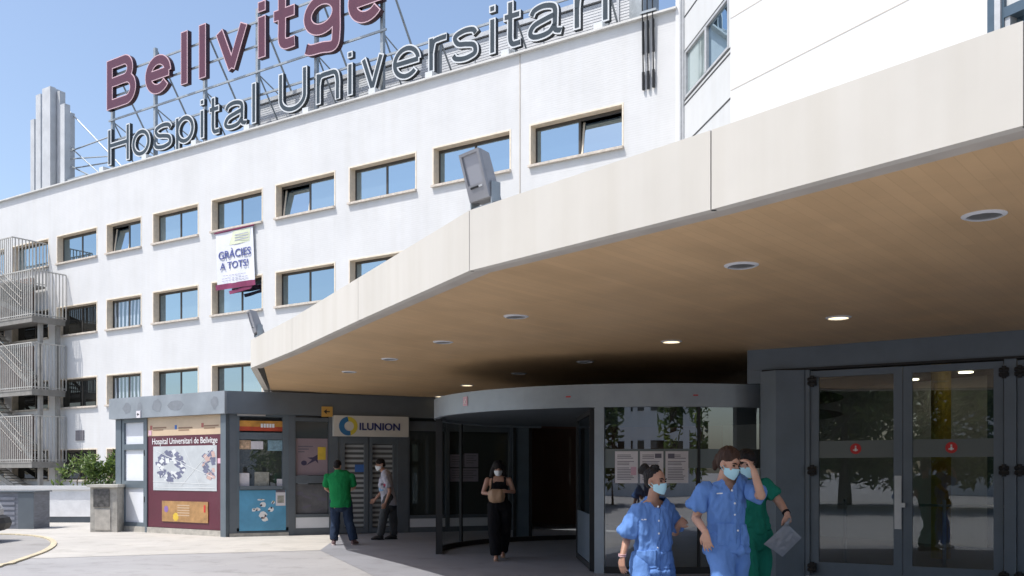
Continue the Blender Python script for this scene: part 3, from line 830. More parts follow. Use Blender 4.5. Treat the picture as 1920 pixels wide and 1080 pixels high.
m = MB(); arc_box(m, ang_px(1309), ang_px(1313), 0.08, 2.459, RR - 0.05, RR + 0.008, 2); arc_box(m, ang_px(1448), A_end + 0.01, 0.08, 2.459, RR - 0.08, RR + 0.008, 3)
arc_box(m, ang_px(1135), A_end, 0.004, 0.10, RR - 0.06, RR + 0.012, 24); m.build('mullion', M['black'], rv)
a0, a1 = ang_px(1134), A_end
m = MB(); n = 28
for i in range(n):
    p, q = a0 + (a1 - a0) * i / n, a0 + (a1 - a0) * (i + 1) / n
    m.quad(rp(p, 0.1, RR - 0.02), rp(q, 0.1, RR - 0.02), rp(q, 2.459, RR - 0.02), rp(p, 2.459, RR - 0.02))
m.build('curved_glass', M['clear2'], rv, recalc=False, smooth=True)
m = MB(); 
for i in range(n):
    p, q = a0 + (a1 - a0) * i / n, a0 + (a1 - a0) * (i + 1) / n
    m.quad(rp(p, 1.56, RR - 0.014), rp(q, 1.56, RR - 0.014), rp(q, 1.84, RR - 0.014), rp(p, 1.84, RR - 0.014))
m.build('frosted_band', M['frost'], rv, recalc=False, smooth=True)
# far side curved glass
m = MB()
b0, b1 = R(97), (A_left % (2 * math.pi)) - 0.03
for i in range(n):
    p, q = b0 + (b1 - b0) * i / n, b0 + (b1 - b0) * (i + 1) / n
    m.quad(rp(p, 0.1, RR - 0.02), rp(q, 0.1, RR - 0.02), rp(q, 2.459, RR - 0.02), rp(p, 2.459, RR - 0.02))
m.build('curved_glass', M['clear3'], rv, recalc=False, smooth=True)
# turning wings
def wing(a, b, zt=2.44, mid=None):
    a, b = Vector(a), Vector(b)
    fr = Fr(a.x, a.y, b.x - a.x, b.y - a.y); L = (b - a).length
    m = MB(); m.fframe(fr, 0, L, 0.02, zt, 0.085, -0.03, 0.03, wt=0.07, wb=0.09)
    if mid: m.fbox(fr, mid - 0.02, mid + 0.02, 0.11, zt - 0.07, -0.02, 0.02)
    m.fbox(fr, -0.02, 0.0, 0.02, zt, -0.05, 0.05)
    o = m.build('wing', M['black'], rv)
    g_ = MB(); g_.fbox(fr, 0.085, L - 0.085, 0.11, zt - 0.07, -0.006, 0.006); g_.build('glass_pane', M['clear2'], o)
    return fr, L, o
AL = A_left % (2 * math.pi)
m = MB(); arc_box(m, AL - 0.035, AL + 0.01, 0.004, 2.459, RR - 0.12, RR + 0.0, 3); m.build('post', M['black'], rv)
am = math.pi * 0.86
m = MB(); arc_box(m, am - 0.008, am + 0.008, 0.10, 2.459, RR - 0.05, RR, 2); m.build('mullion', M['black'], rv)
m = MB(); arc_box(m, R(97), AL - 0.04, 0.004, 0.10, RR - 0.07, RR + 0.0, 24); m.build('base_rail', M['black'], rv)
fp = rp(ang_px(1108), 0, RR - 0.12)
frR, LR_, oR = wing((fp.x, fp.y), (RC.x - 1.15, RC.y - 1.1))
m = MB(); m.fbox(frR, 0.09, LR_ - 0.09, 0.11, 0.85, -0.012, 0.012); m.build('kick_panel', M['dkframe'], oR)
# central show case box of the drum
m = MB()
cx = Fr(0.02, 21.4, 1, 0.05)
m.fbox(cx, 0.0, 0.42, 0.02, 2.495, -0.1, 0.05); m.build('core_panel', M['dkframe'], rv)
m = MB(); m.fbox(cx, 0.0, 0.07, 0.02, 2.495, 0.052, 0.09); m.fbox(cx, 0.35, 0.42, 0.02, 2.495, 0.052, 0.09); m.split('core_stile', M['black'], rv)
# little signs on the rim
def rim_sign(x, y, wd, ht, mt, name):
    a = ang_px(x); c_ = rp(a, 0, RR + 0.034); t = Vector((-math.sin(a), math.cos(a), 0)); Y = c_.y
    z = EYE + (HZ - y) / FPX * Y
    m = MB(); nn = Vector((math.cos(a), math.sin(a), 0))
    A = c_ - t * wd / 2; B = c_ + t * wd / 2
    m.prism([A + Vector((0, 0, z - ht / 2)), B + Vector((0, 0, z - ht / 2)), B + Vector((0, 0, z + ht / 2)), A + Vector((0, 0, z + ht / 2))], nn * 0.006)
    return m, t, nn, c_, z
m, t, nn, c_, z = rim_sign(876, 752.5, 0.13, 0.15, None, '')
m.mi = 1; q = c_ + nn * 0.008
m.tube([q + t * -0.03 + Vector((0, 0, z - 0.04)), q + t * 0.03 + Vector((0, 0, z + 0.04))], 0.009, 6); m.tube([q + t * -0.03 + Vector((0, 0, z + 0.0)), q + t * 0.03 + Vector((0, 0, z - 0.045))], 0.006, 6)
o = m.build('sticker', [M['pink'], M['white']], rv)
for x, y in ((1067, 744), (1303, 741)):
    m, t, nn, c_, z = rim_sign(x, y, 0.075, 0.018, None, '')
    m.build('sticker', M['red'], rv)

# three printed notices on the curved glass
NT = [(1152, 1197, 'printed notice with a red figure, leftmost of three on the curved glass'), (1199, 1245, 'printed notice in the middle of three on the curved glass, behind the short nurse'), (1247, 1292, 'printed notice full of text lines, rightmost of three on the curved glass')]
for k, (x0, x1, lab) in enumerate(NT):
    a0, a1 = ang_px(x0 + 1), ang_px(x1 - 1)
    Y = rp((a0 + a1) / 2, 0).y
    z0, z1 = EYE + (HZ - 906) / FPX * Y, EYE + (HZ - 846) / FPX * Y
    t = thing('notice_sheet', rp((a0 + a1) / 2, z0, RR + 0.002), lab, 'notice', 'notices on the revolving door')
    m = MB(); arc_box(m, a0, a1, z0, z1, RR - 0.018, RR - 0.012, 6); m.build('sheet', M['paper'], t)
    m = MB(); rnd = random.Random(k)
    nl = 16
    for i in range(nl):
        zz = z1 - 0.06 - i * (z1 - z0 - 0.09) / nl
        if i in (3, 7): continue
        f0 = 0.1; f1 = 0.9 - rnd.random() * 0.25
        if k == 1 and i < 3: f1 = 0.6
        if k == 0 and 4 < i < 9: f1 = 0.62
        arc_box(m, a0 + (a1 - a0) * f0, a0 + (a1 - a0) * f1, zz, zz + 0.009, RR - 0.012, RR - 0.010, 3)
    m.build('text_lines', M['ink'], t)
    m = MB()
    if k == 0:
        c_ = a0 + (a1 - a0) * 0.8; m.mi = 0
        arc_box(m, c_ - 0.01, c_ + 0.012, z0 + 0.12, z0 + 0.24, RR - 0.012, RR - 0.0095, 2); m.build('picture', M['pink'], t)
    else:
        c_ = a0 + (a1 - a0) * (0.78 if k == 1 else 0.25)
        arc_box(m, c_ - 0.013, c_ + 0.013, z1 - 0.10, z1 - 0.035, RR - 0.012, RR - 0.0095, 2); m.build('picture', M['ink'], t)

# ================================================================== KIOSK BUILDING
kz = 3.36
ks = thing('kiosk_building', KR.P(0, 0), 'blue grey kiosk block with shop fronts at the left end of the canopy', 'building')
fz0 = 2.84
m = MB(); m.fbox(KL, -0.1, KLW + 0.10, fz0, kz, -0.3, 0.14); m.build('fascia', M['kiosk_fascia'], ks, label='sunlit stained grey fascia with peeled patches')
m = MB(); m.fbox(KR, 0.02, 7.6, fz0, kz, -0.3, 0.14); m.build('fascia', M['kiosk_dark'], ks, label='shaded dark grey fascia')  # darker copy of the sunlit fascia; its shade is put into the grey
# peeled lettering ghosts on the sunlit fascia
M['ghost'] = mat('old_adhesive', (0.21, 0.23, 0.255), 0.7, 0, 0.12, 8)
m = MB(); rg = random.Random(3)
for x, wd, ht in ((238, 0.36, 0.3), (262, 0.2, 0.26), (294, 0.34, 0.36), (330, 0.6, 0.26), (402, 0.26, 0.32)):
    s, z = KL.px(x, 756, 0.14)
    pts = []
    for k in range(14):
        a = 2 * math.pi * k / 14; rr = 0.8 + 0.35 * rg.random()
        pts.append(KL.P(s + wd / 2 * rr * math.cos(a), 3.10 + ht / 2 * rr * math.sin(a) * 0.9, 0.143))
    m.poly(pts)
m.split('glue_mark', M['ghost'], ks, recalc=False)
m = MB(); m.prism([Vector((p.x, p.y, kz - 0.12)) for p in [KL.P(0, 0), KR.P(0, 0), KR.P(7.5, 0), KR.P(7.5, 0, -3.5), KR.P(0, 0, -4), KL.P(0, 0, -3)]], (0, 0, 0.06)); m.build('roof', M['roof'], ks)
# map side
m = MB(); s1 = KL.s(228); s2 = KL.s(272); s3 = KL.s(277); s4 = KL.s(416); s5 = KL.s(425)
m.fbox(KL, 0.0, s1, 0.0, fz0, -0.2, 0.02); m.fbox(KL, s2 + 0.03, s3, 0, fz0, -0.2, 0.03); m.fbox(KL, s4 + 0.01, KLW + 0.03, 0, fz0, -0.2, 0.05)
m.split('post', M['kiosk'], ks)
m = MB(); m.fbox(KL, -0.02, KLW + 0.02, 0.004, 0.14, -0.2, 0.025); m.build('plinth', M['conc'], ks)
m = MB(); m.fframe(KL, s1, s2 + 0.03, 0.14, fz0, 0.10, -0.1, 0.0); zmid = KL.px(250, 908)[1]; m.fbox(KL, s1 + 0.1, s2 - 0.07, zmid - 0.09, zmid + 0.09, -0.1, -0.003)
zt = KL.px(250, 838)[1]; m.fbox(KL, s1 + 0.1, s2 - 0.07, zt - 0.07, zt + 0.07, -0.1, -0.003)
do = m.build('door', M['kiosk'], ks)
m = MB(); m.fbox(KL, s1 + 0.1, s2 - 0.07, 0.24, fz0 - 0.1, -0.08, -0.05); m.build('panel', M['white_panel'], do)
m = MB()
for z in (0.75, 1.9): m.tube([KL.P(s2 - 0.01, z, 0.01), KL.P(s2 - 0.01, z + 0.14, 0.01)], 0.02, 8)
m.split('hinge', M['black'], do)
m = MB(); m.fbox(KL, 0.0, KLW, 0.0, fz0, -0.3, -0.22); m.fbox(KR, 0, 7.6, 0, fz0, -0.35, -0.3); m.build('wall', M['kiosk_dark'], ks)
# shop side
k_ = lambda x: KR.s(x)
m = MB()
for a, b in ((426, 444), (541, 553), (617, 634), (745, 766), (836, 842)):
    m.fbox(KR, k_(a) + (0.05 if a == 426 else 0), k_(b), 0.0, fz0, -0.28, 0.01)
m.fbox(KR, k_(955), 7.6, 0, fz0, -0.28, 0.01)
m.split('post', M['kiosk_dark'], ks)
m = MB(); m.fbox(KR, 0.06, k_(541), 0.004, 0.08, -0.2, 0.03); m.build('plinth', M['conc'], ks)
def kz_(x, y): return KR.px(x, y)[1]
# stall window
a, b = k_(444), k_(541)
m = MB(); m.fbox(KR, a, b, 0.08, kz_(490, 996), -0.2, -0.02); m.fbox(KR, a, b, kz_(490, 824), kz_(490, 811), -0.2, -0.02); m.fbox(KR, a, b, kz_(490, 782), fz0, -0.2, -0.02); m.fbox(KR, a, a + 0.06, 0.2, fz0, -0.2, 0.0); m.fbox(KR, b - 0.14, b, 0.2, fz0, -0.2, 0.0)
m.fbox(KR, a + 0.06, b - 0.14, kz_(490, 918), kz_(490, 911), -0.25, 0.06)
st = m.build('stall_window', M['kiosk'], ks)
m = MB(); m.fbox(KR, a + 0.06, b - 0.14, kz_(490, 911), kz_(490, 824), -0.12, -0.10); m.build('glass_pane', M['shopglass'], st)
m = MB(); m.fbox(KR, a, k_(497), 2.80, 2.835, 0.02, 0.10); m.build('awning_rail', M['chrome'], st)
m = MB()
for x0, x1, y0, y1, mt in ((449, 471, 825, 842, 0), (471, 494, 827, 842, 1), (503, 533, 825, 845, 2), (449, 468, 887, 912, 1), (478, 505, 885, 911, 3), (520, 536, 898, 911, 1)):
    m.mi = mt; m.fbox(KR, k_(x0), k_(x1), kz_(x0, y1), kz_(x0, y0), -0.098, -0.05)
M['card_y'] = mat('mixed_card', (0.55, 0.38, 0.25), 0.6, 0, 0.6, 14); M['card_b'] = mat('blue_card', (0.22, 0.35, 0.42), 0.6, 0, 0.4, 14); M['card_g'] = mat('grey_card', (0.32, 0.32, 0.28), 0.6, 0, 0.3, 14)
m.split('display_card', [M['card_y'], M['paper'], M['card_b'], M['card_g']], st)
# window bay with the pink poster
a, b = k_(553), k_(617)
m = MB(); m.fbox(KR, a, b, kz_(580, 970), kz_(580, 964), -0.2, 0.0); m.fbox(KR, a, b, 0.0, kz_(580, 990), -0.2, 0.0); m.fbox(KR, a, b, kz_(580, 790), kz_(580, 783), -0.2, 0.0); m.fbox(KR, a, b, kz_(580, 906), kz_(580, 892), -0.2, 0.0)
m.fbox(KR, a - 0.001, a + 0.02, 0, fz0, -0.199, -0.003)
sb = m.build('shop_window', M['kiosk_dark'], ks)
m = MB(); m.fbox(KR, a, b, kz_(580, 964), fz0, -0.12, -0.1); m.build('glass_pane', M['shopglass'], sb)
m = MB(); m.fbox(KR, a, b, kz_(580, 990), kz_(580, 970), -0.1, -0.01); m.build('kick_panel', M['white_panel'], sb)
# double shop door with blinds
a, b = k_(634), k_(745); mid = k_(692)
for e0, e1, gl0, gl1 in ((a, mid - 0.01, k_(647), k_(684)), (mid + 0.01, b, k_(699), k_(738))):
    zb, ztp = kz_(690, 990), kz_(690, 832)
    m = MB(); m.fbox(KR, e0, gl0, 0.02, fz0, -0.15, -0.02); m.fbox(KR, gl1, e1, 0.02, fz0, -0.15, -0.02); m.fbox(KR, gl0, gl1, 0.02, zb, -0.15, -0.02); m.fbox(KR, gl0, gl1, ztp, fz0, -0.15, -0.02)
    do = m.build('shop_door', M['kiosk_dark'], ks)
    m = MB(); m.fbox(KR, gl0, gl1, zb, ztp, -0.145, -0.135); m.build('dark_backing', M['dim'], do)
    m = MB(); nb_ = 17
    for i in range(nb_):
        z = zb + (i + 0.3) * (ztp - zb) / nb_; m.fbox(KR, gl0, gl1, z, z + 0.06, -0.13, -0.115)
    m.build('blind', mat('grey_blind', (0.42, 0.44, 0.45), 0.6), do)
m = MB(); s, z = KR.px(676, 878, -0.02); m.fbox(KR, s - 0.12, s + 0.12, z - 0.09, z + 0.09, -0.112, -0.108); M['blue'] = mat('blue_sign', (0.06, 0.16, 0.45), 0.5); m.build('blue_sticker', M['blue'], ks)
# glazed bays towards the revolving door
for x0, x1 in ((767, 835), (842, 955)):
    a, b = k_(x0), k_(x1)
    m = MB(); m.fbox(KR, a, b, 0, kz_(800, 988), -0.2, 0.0); m.fbox(KR, a, b, kz_(800, 972), kz_(800, 966), -0.2, 0.0); m.fbox(KR, a, b, kz_(800, 808), kz_(800, 790), -0.2, -0.02)
    m.fbox(KR, a - 0.001, a + 0.02, 0, fz0, -0.199, -0.003)
    sb = m.build('glazed_bay', M['kiosk_dark'], ks)
    m = MB(); m.fbox(KR, a, b, kz_(800, 966), kz_(800, 808), -0.12, -0.1); m.fbox(KR, a, b, kz_(800, 790), fz0, -0.12, -0.1); m.build('glass_pane', M['shopglass'], sb)
    m = MB(); m.fbox(KR, a, b, kz_(800, 988), kz_(800, 972), -0.15, -0.01); m.build('kick_panel', M['white_panel'], sb)

# ------------------------------------------------------------------ signs and posters on the kiosk
M['map'] = mat('site_map_print', (0.50, 0.53, 0.55), 0.5, 0, 0.12, 2.5)
n_, l_ = nodes(M['map']); p_ = n_['Principled BSDF']
M['beige'] = mat('beige_header_print', (0.62, 0.47, 0.32), 0.5, 0, 0.12, 1.2)
M['board'] = mat('maroon_board', (0.10, 0.018, 0.035), 0.4, 0, 0.1, 2)
M['bronze'] = mat('bronze_plaque', (0.42, 0.24, 0.10), 0.4, 0.2, 0.25, 6)
ib = thing('information_board', KL.P((s3 + s4) / 2, 0.14, 0), 'maroon hospital map board with a beige header on the sunlit kiosk side', 'sign')
lz = lambda x, y: KL.px(x, y)[1]
m = MB(); m.fbox(KL, s3 + 0.002, s4 + 0.008, 0.15, lz(346, 816), -0.15, 0.0); m.build('board', M['board'], ib)
m = MB(); m.fbox(KL, s3 + 0.002, s4 + 0.008, lz(346, 816) + 0.002, fz0 - 0.002, -0.15, 0.004)
he = m.build('header', M['beige'], ib)
m = MB()
for x, y in ((292, 803), (340, 803), (388, 799)):
    s, z = KL.px(x, y)
    m.fbox(KL, s - 0.1, s + 0.42, z - 0.01, z + 0.025, 0.004, 0.008); m.fbox(KL, s - 0.1, s + 0.30, z - 0.06, z - 0.03, 0.004, 0.008)
m.split('small_print', mat('brown_ink', (0.30, 0.19, 0.12), 0.6), he)
m = MB()
for x, y, k in ((284, 802, 0), (330, 801, 1), (380, 797, 0)):
    s, z = KL.px(x, y); m.mi = k; m.fbox(KL, s - 0.04, s + 0.04, z - 0.05, z + 0.05, 0.004, 0.009)
m.split('emblem', [mat('dull_red_print', (0.45, 0.15, 0.12), 0.6), M['blue']], he)
m = MB(); ftext(m, KL, 'Hospital Universitari de Bellvitge', KL.s(286), KL.s(408), lz(346, 834) - 0.02, lz(346, 822) + 0.02, 0.0, 0.008); m.build('lettering', M['white'], ib)
ms0, ms1, mz0, mz1 = KL.s(288), KL.s(407), lz(346, 920), lz(346, 836)
m = MB(); m.fbox(KL, ms0, ms1, mz0, mz1, 0.0, 0.012); mp_ = m.build('site_map', M['map'], ib)
M['map_dark'] = mat('map_blocks', (0.15, 0.16, 0.24), 0.6, 0, 0.3, 8); M['map_pale'] = mat('map_paths', (0.68, 0.70, 0.70), 0.6); M['map_pink'] = mat('map_pink', (0.55, 0.38, 0.34), 0.6)
m = MB(); rg = random.Random(5); W_, H_ = ms1 - ms0, mz1 - mz0
for k in range(150):
    if k < 105: cx, cy, rx, ry = 0.28, 0.55, 0.22, 0.33
    else: cx, cy, rx, ry = 0.90, 0.58, 0.09, 0.30
    a = rg.random() * 6.28; q_ = (0.35 + 0.65 * rg.random() ** 0.5)
    u, v = cx + rx * q_ * math.cos(a), cy + ry * q_ * math.sin(a)
    if not (0.02 < u < 0.96 and 0.06 < v < 0.95): continue
    wd, ht = 0.012 + 0.03 * rg.random(), 0.015 + 0.05 * rg.random()
    m.mi = 0 if rg.random() < 0.7 else (2 if k >= 105 else 1)
    an = rg.random() * 1.2; ca, sa = math.cos(an), math.sin(an)
    pts = [(u + (dx * ca - dy * sa * 0.7), v + (dx * sa * 1.3 + dy * ca)) for dx, dy in ((-wd, -ht), (wd, -ht), (wd, ht), (-wd, ht))]
    m.poly([KL.P(ms0 + min(0.985, max(0.01, u_)) * W_, mz0 + min(0.97, max(0.02, v_)) * H_, 0.0125 + 0.00002 * k) for u_, v_ in pts])
m.mi = 1
for u0, v0, u1, v1 in ((0.05, 0.9, 0.95, 0.3), (0.45, 0.1, 0.95, 0.95), (0.0, 0.2, 0.9, 0.15), (0.5, 0.95, 0.75, 0.1), (0.02, 0.07, 0.98, 0.07)):
    a_, b_ = KL.P(ms0 + u0 * W_, mz0 + v0 * H_, 0.0165), KL.P(ms0 + u1 * W_, mz0 + v1 * H_, 0.0165); w_ = Vector((0, 0, 0.008))
    m.quad(a_ - w_, b_ - w_, b_ + w_, a_ + w_)
m.build('map_drawing', [M['map_dark'], M['map_pale'], M['map_pink']], mp_, recalc=False)
ps0, ps1, pz0, pz1 = KL.s(305), KL.s(391), lz(346, 979), lz(346, 940)
m = MB(); m.fbox(KL, ps0, ps1, pz0, pz1, 0.0, 0.02); pq = m.build('plaque', M['bronze'], ib)
m = MB()
for i in range(5): m.fbox(KL, ps0 + 0.6, ps0 + 1.05, pz0 + 0.15 + i * 0.06, pz0 + 0.17 + i * 0.06, 0.02, 0.023)
m.mi = 1
s, z = KL.px(331, 971); m.add([KL.P(s + 0.12 * math.cos(6.283 * k / 16) * (1 if k % 2 else 0.8), pz0 + 0.12 + 0.10 * math.sin(6.283 * k / 16), 0.022) for k in range(16)], [tuple(range(16))])
m.mi = 2; s = KL.s(313); m.add([KL.P(s + 0.08 * math.cos(6.283 * k / 12), pz0 + 0.3 + 0.08 * math.sin(6.283 * k / 12), 0.022) for k in range(12)], [tuple(range(12))])
m.mi = 3; s = KL.s(385); m.fbox(KL, s - 0.03, s + 0.03, pz0 + 0.25, pz0 + 0.42, 0.02, 0.024)
m.split('plaque_print', [mat('pale_bronze_ink', (0.55, 0.42, 0.3), 0.5), M['yellow'], mat('violet_ink', (0.25, 0.15, 0.4), 0.5), M['red']], pq, recalc=False)
m = MB()
for x, y in ((282, 812), (412, 864)):
    s, z = KL.px(x, y); m.fbox(KL, s - 0.06, s + 0.06, z - 0.06, z + 0.06, 0.008, 0.013)
m.split('sticker', M['pink'], ib)

def arrow_sign(fr, x, y, d, wd, ht, mt, lab):
    s, z = fr.px(x, y, d)
    t = thing('arrow_sign', fr.P(s, z - ht / 2, d), lab, 'sign')
    m = MB(); m.fbox(fr, s - wd / 2, s + wd / 2, z - ht / 2, z + ht / 2, d, d + 0.03); m.build('plate', mt, t)
    m = MB(); m.fbox(fr, s - wd * 0.25, s + wd * 0.25, z - 0.012, z + 0.012, d + 0.03, d + 0.034)
    m.poly([fr.P(s - wd * 0.32, z, d + 0.035), fr.P(s - wd * 0.05, z + ht * 0.25, d + 0.035), fr.P(s - wd * 0.05, z - ht * 0.25, d + 0.035)])
    m.build('arrow', M['black'], t, recalc=False)
arrow_sign(KL, 261, 777, 0.14, 0.16, 0.17, M['paper'], 'small cream arrow sign on the sunlit kiosk fascia')
arrow_sign(KR, 613, 772, 0.14, 0.26, 0.24, mat('amber_sign', (0.55, 0.33, 0.08), 0.5), 'small amber arrow sign on the shaded fascia above the shop sign')

# shop sign with a blue and yellow ring
sg = thing('shop_sign', KR.P(k_(693), 2.3, 0.0), 'white shop sign with a blue and yellow ring above the blind covered door', 'sign')
a, b, z0, z1 = k_(623), k_(762), kz_(693, 819), kz_(693, 781)
m = MB(); m.fbox(KR, a, b, z0, z1, 0.015, 0.20); m.build('panel', mat('sign_panel', (0.62, 0.61, 0.58), 0.4, 0, 0.04), sg)
cs, cz = KR.px(653, 799, 0.2); RO, RI = 0.225, 0.115
def ring(mb, a0, a1, d, n=20):
    for i in range(n):
        p, q = a0 + (a1 - a0) * i / n, a0 + (a1 - a0) * (i + 1) / n
        off = 0.02
        mb.quad(*[KR.P(cs + r_ * math.cos(t_) + (off if r_ == RI else 0), cz + r_ * math.sin(t_) - (0 if r_ == RI else 0), d) for r_, t_ in ((RO, p), (RO, q), (RI, q), (RI, p))])
m = MB(); ring(m, R(95), R(285), 0.205); m.build('ring', mat('sign_blue', (0.03, 0.16, 0.36), 0.4), sg, recalc=False)
m = MB(); ring(m, R(-75), R(95), 0.205); m.build('ring', mat('sign_yellow', (0.60, 0.50, 0.06), 0.4), sg, recalc=False)
m = MB(); ftext(m, KR, 'ILUNION', KR.s(674, 0.2), KR.s(750, 0.2), KR.px(700, 807, 0.2)[1], KR.px(700, 793, 0.2)[1], 0.2, 0.01, 0.028); m.build('lettering', mat('sign_navy', (0.025, 0.035, 0.16), 0.4), sg)

# orange strip sign over the stall
ob = thing('banner_sign', KR.P(k_(490), 2.2, 0.0), 'narrow orange and red sign over the kiosk stall window', 'sign')
a, b, z0, z1 = k_(446), k_(536), kz_(490, 808), kz_(490, 789)
m = MB()
m.fbox(KR, a, b, z0 + 0.1, z1, -0.08, -0.01); m.mi = 1; m.fbox(KR, a, b, z0, z0 + 0.099, -0.08, -0.012)
m.build('panel', [mat('orange_print', (0.60, 0.28, 0.05), 0.5, 0, 0.35, 3), mat('red_print', (0.50, 0.07, 0.03), 0.5, 0, 0.3, 3)], ob)
m = MB()
for i in range(5): 
    s = k_(489) + i * 0.065; m.fbox(KR, s, s + 0.05, z0 + 0.08, z0 + 0.17, -0.01, 0.0)
m.build('lettering', M['white'], ob)
# blue poster
M['sea'] = mat('blue_poster', (0.10, 0.33, 0.52), 0.4, 0, 0.25, 1.2)
bpst = thing('poster', KR.P(k_(490), 0.2, 0.0), 'bright blue poster with scattered pictures under the stall window', 'poster')
a, b, z0, z1 = k_(448), k_(536), kz_(490, 995), kz_(490, 919)
m = MB(); m.fbox(KR, a + 0.01, b, z0, z1, -0.019, 0.008); m.build('sheet', M['sea'], bpst)
m = MB(); rg = random.Random(11)
PM = [M['white'], mat('photo_dark', (0.06, 0.05, 0.06), 0.5), mat('photo_green', (0.35, 0.40, 0.10), 0.5), mat('photo_skin', (0.45, 0.28, 0.22), 0.5)]
for x, y, wd, ht in ((493, 946, 0.14, 0.12), (483, 955, 0.12, 0.08), (493, 965, 0.2, 0.16), (508, 955, 0.13, 0.12), (476, 956, 0.09, 0.08), (496, 973, 0.16, 0.12), (489, 937, 0.18, 0.04), (512, 942, 0.08, 0.08)):
    s, z = KR.px(x, y)
    for k in range(4):
        m.mi = 0 if k == 0 else rg.choice([0, 1, 2, 3]); f = 1.0 if k == 0 else 0.4
        ox, oy = (0, 0) if k == 0 else ((rg.random() - 0.5) * wd * 0.7, (rg.random() - 0.5) * ht * 0.7)
        m.add([KR.P(s + ox + wd * 0.5 * f * math.cos(6.283 * q / 9) * (0.8 + 0.4 * rg.random()), z + oy + ht * 0.5 * f * math.sin(6.283 * q / 9), 0.009 + 0.001 * k) for q in range(9)], [tuple(range(9))])
m.build('pictures', PM, bpst, recalc=False)
sm_ = thing('small_notice', KR.P(k_(527), kz_(527, 948), 0.0), 'small cream notice with a dark frame over the corner of the blue poster', 'notice')
m = MB(); m.fbox(KR, k_(517), k_(535), kz_(527, 948), kz_(527, 922), 0.010, 0.018); m.build('sheet', M['paper'], sm_)
m = MB(); m.fbox(KR, k_(520), k_(532), kz_(527, 943), kz_(527, 929), 0.018, 0.02); m.build('picture', M['card_g'], sm_)
m = MB(); m.fbox(KR, k_(517), k_(535), kz_(527, 923), kz_(527, 919), 0.018, 0.021); m.build('header', M['ink'], sm_)
# pink poster with small dark silhouettes
M['mauve'] = mat('pale_mauve_poster', (0.30, 0.23, 0.26), 0.5, 0, 0.1, 2)
pp = thing('poster', KR.P(k_(585), 1.4, 0.0), 'pale mauve poster with dark little shapes left of the shop door', 'poster')
m = MB(); m.fbox(KR, k_(554.5), k_(615.5), kz_(580, 891), kz_(580, 822), -0.098, -0.085); m.build('sheet', M['mauve'], pp)
m = MB(); s, z = KR.px(589, 862, -0.08); 
m.add([KR.P(s + dx, z + dy, -0.083) for dx, dy in ((-0.2, -0.14), (-0.05, 0.0), (-0.16, 0.05), (-0.02, 0.06), (0.14, 0.16), (0.19, 0.14), (0.08, 0.02), (0.1, -0.09), (0.03, -0.02))], [tuple(range(9))])
s, z = KR.px(570, 868, -0.08); m.add([KR.P(s + 0.07 * math.cos(6.283 * q / 10), z + 0.06 * math.sin(6.283 * q / 10), -0.083) for q in range(10)], [tuple(range(10))])
m.build('picture', mat('plum_ink', (0.05, 0.04, 0.09), 0.6), pp, recalc=False)
m = MB(); m.fbox(KR, k_(597), k_(612), kz_(600, 862), kz_(600, 838), -0.085, -0.08); m.build('yellow_note', M['yellow'], pp)
m = MB()
for i in range(3): m.fbox(KR, k_(560), k_(588) - 0.1 * i, kz_(580, 838 + 5 * i), kz_(580, 836 + 5 * i), -0.085, -0.082)
m.split('text_lines', M['ink'], pp)
p2 = thing('poster', KR.P(k_(585), 0.7, 0.0), 'dim grey poster under the mauve poster behind shop glass', 'poster')
m = MB(); m.fbox(KR, k_(554.5), k_(615.5), kz_(580, 963), kz_(580, 908), -0.098, -0.09); m.build('sheet', mat('dim_grey_poster', (0.14, 0.14, 0.15), 0.5, 0, 0.3, 3), p2)
m = MB(); 
for i, (x, y) in enumerate(((560, 925), (575, 932), (590, 928), (604, 936), (575, 950), (600, 955))):
    s, z = KR.px(x, y, -0.09); m.add([KR.P(s + 0.12 * math.cos(6.283 * q / 7 + i), z + 0.05 * math.sin(6.283 * q / 7), -0.088 + 0.0005 * i) for q in range(7)], [tuple(range(7))])
m.build('picture', M['ink'], p2, recalc=False)
# notices behind the glass left of the entrance
for x0, x1, y0, y1, lab in ((846, 871, 852, 876, 'upper left pale notice seen through the revolving door glass'), (873, 899, 850, 876, 'upper right pale notice seen through the revolving door glass'), (846, 899, 878, 903, 'wide lower pale notice seen through the revolving door glass')):
    t = thing('notice_sheet', KR.P(k_(x0), kz_(x0, y1), 0.0), lab, 'notice', 'notices on the glazed bay')
    m = MB(); m.fbox(KR, k_(x0), k_(x1), kz_(x0, y1), kz_(x0, y0), -0.098, -0.092); m.build('sheet', mat('mauve_paper', (0.32, 0.29, 0.36), 0.7), t)
    m = MB()
    for i in range(4): m.fbox(KR, k_(x0) + 0.05, k_(x1) - 0.08 * (i % 2) - 0.05, kz_(x0, y0) - 0.07 - i * 0.06, kz_(x0, y0) - 0.05 - i * 0.06, -0.092, -0.09)
    m.build('text_lines', M['ink'], t)
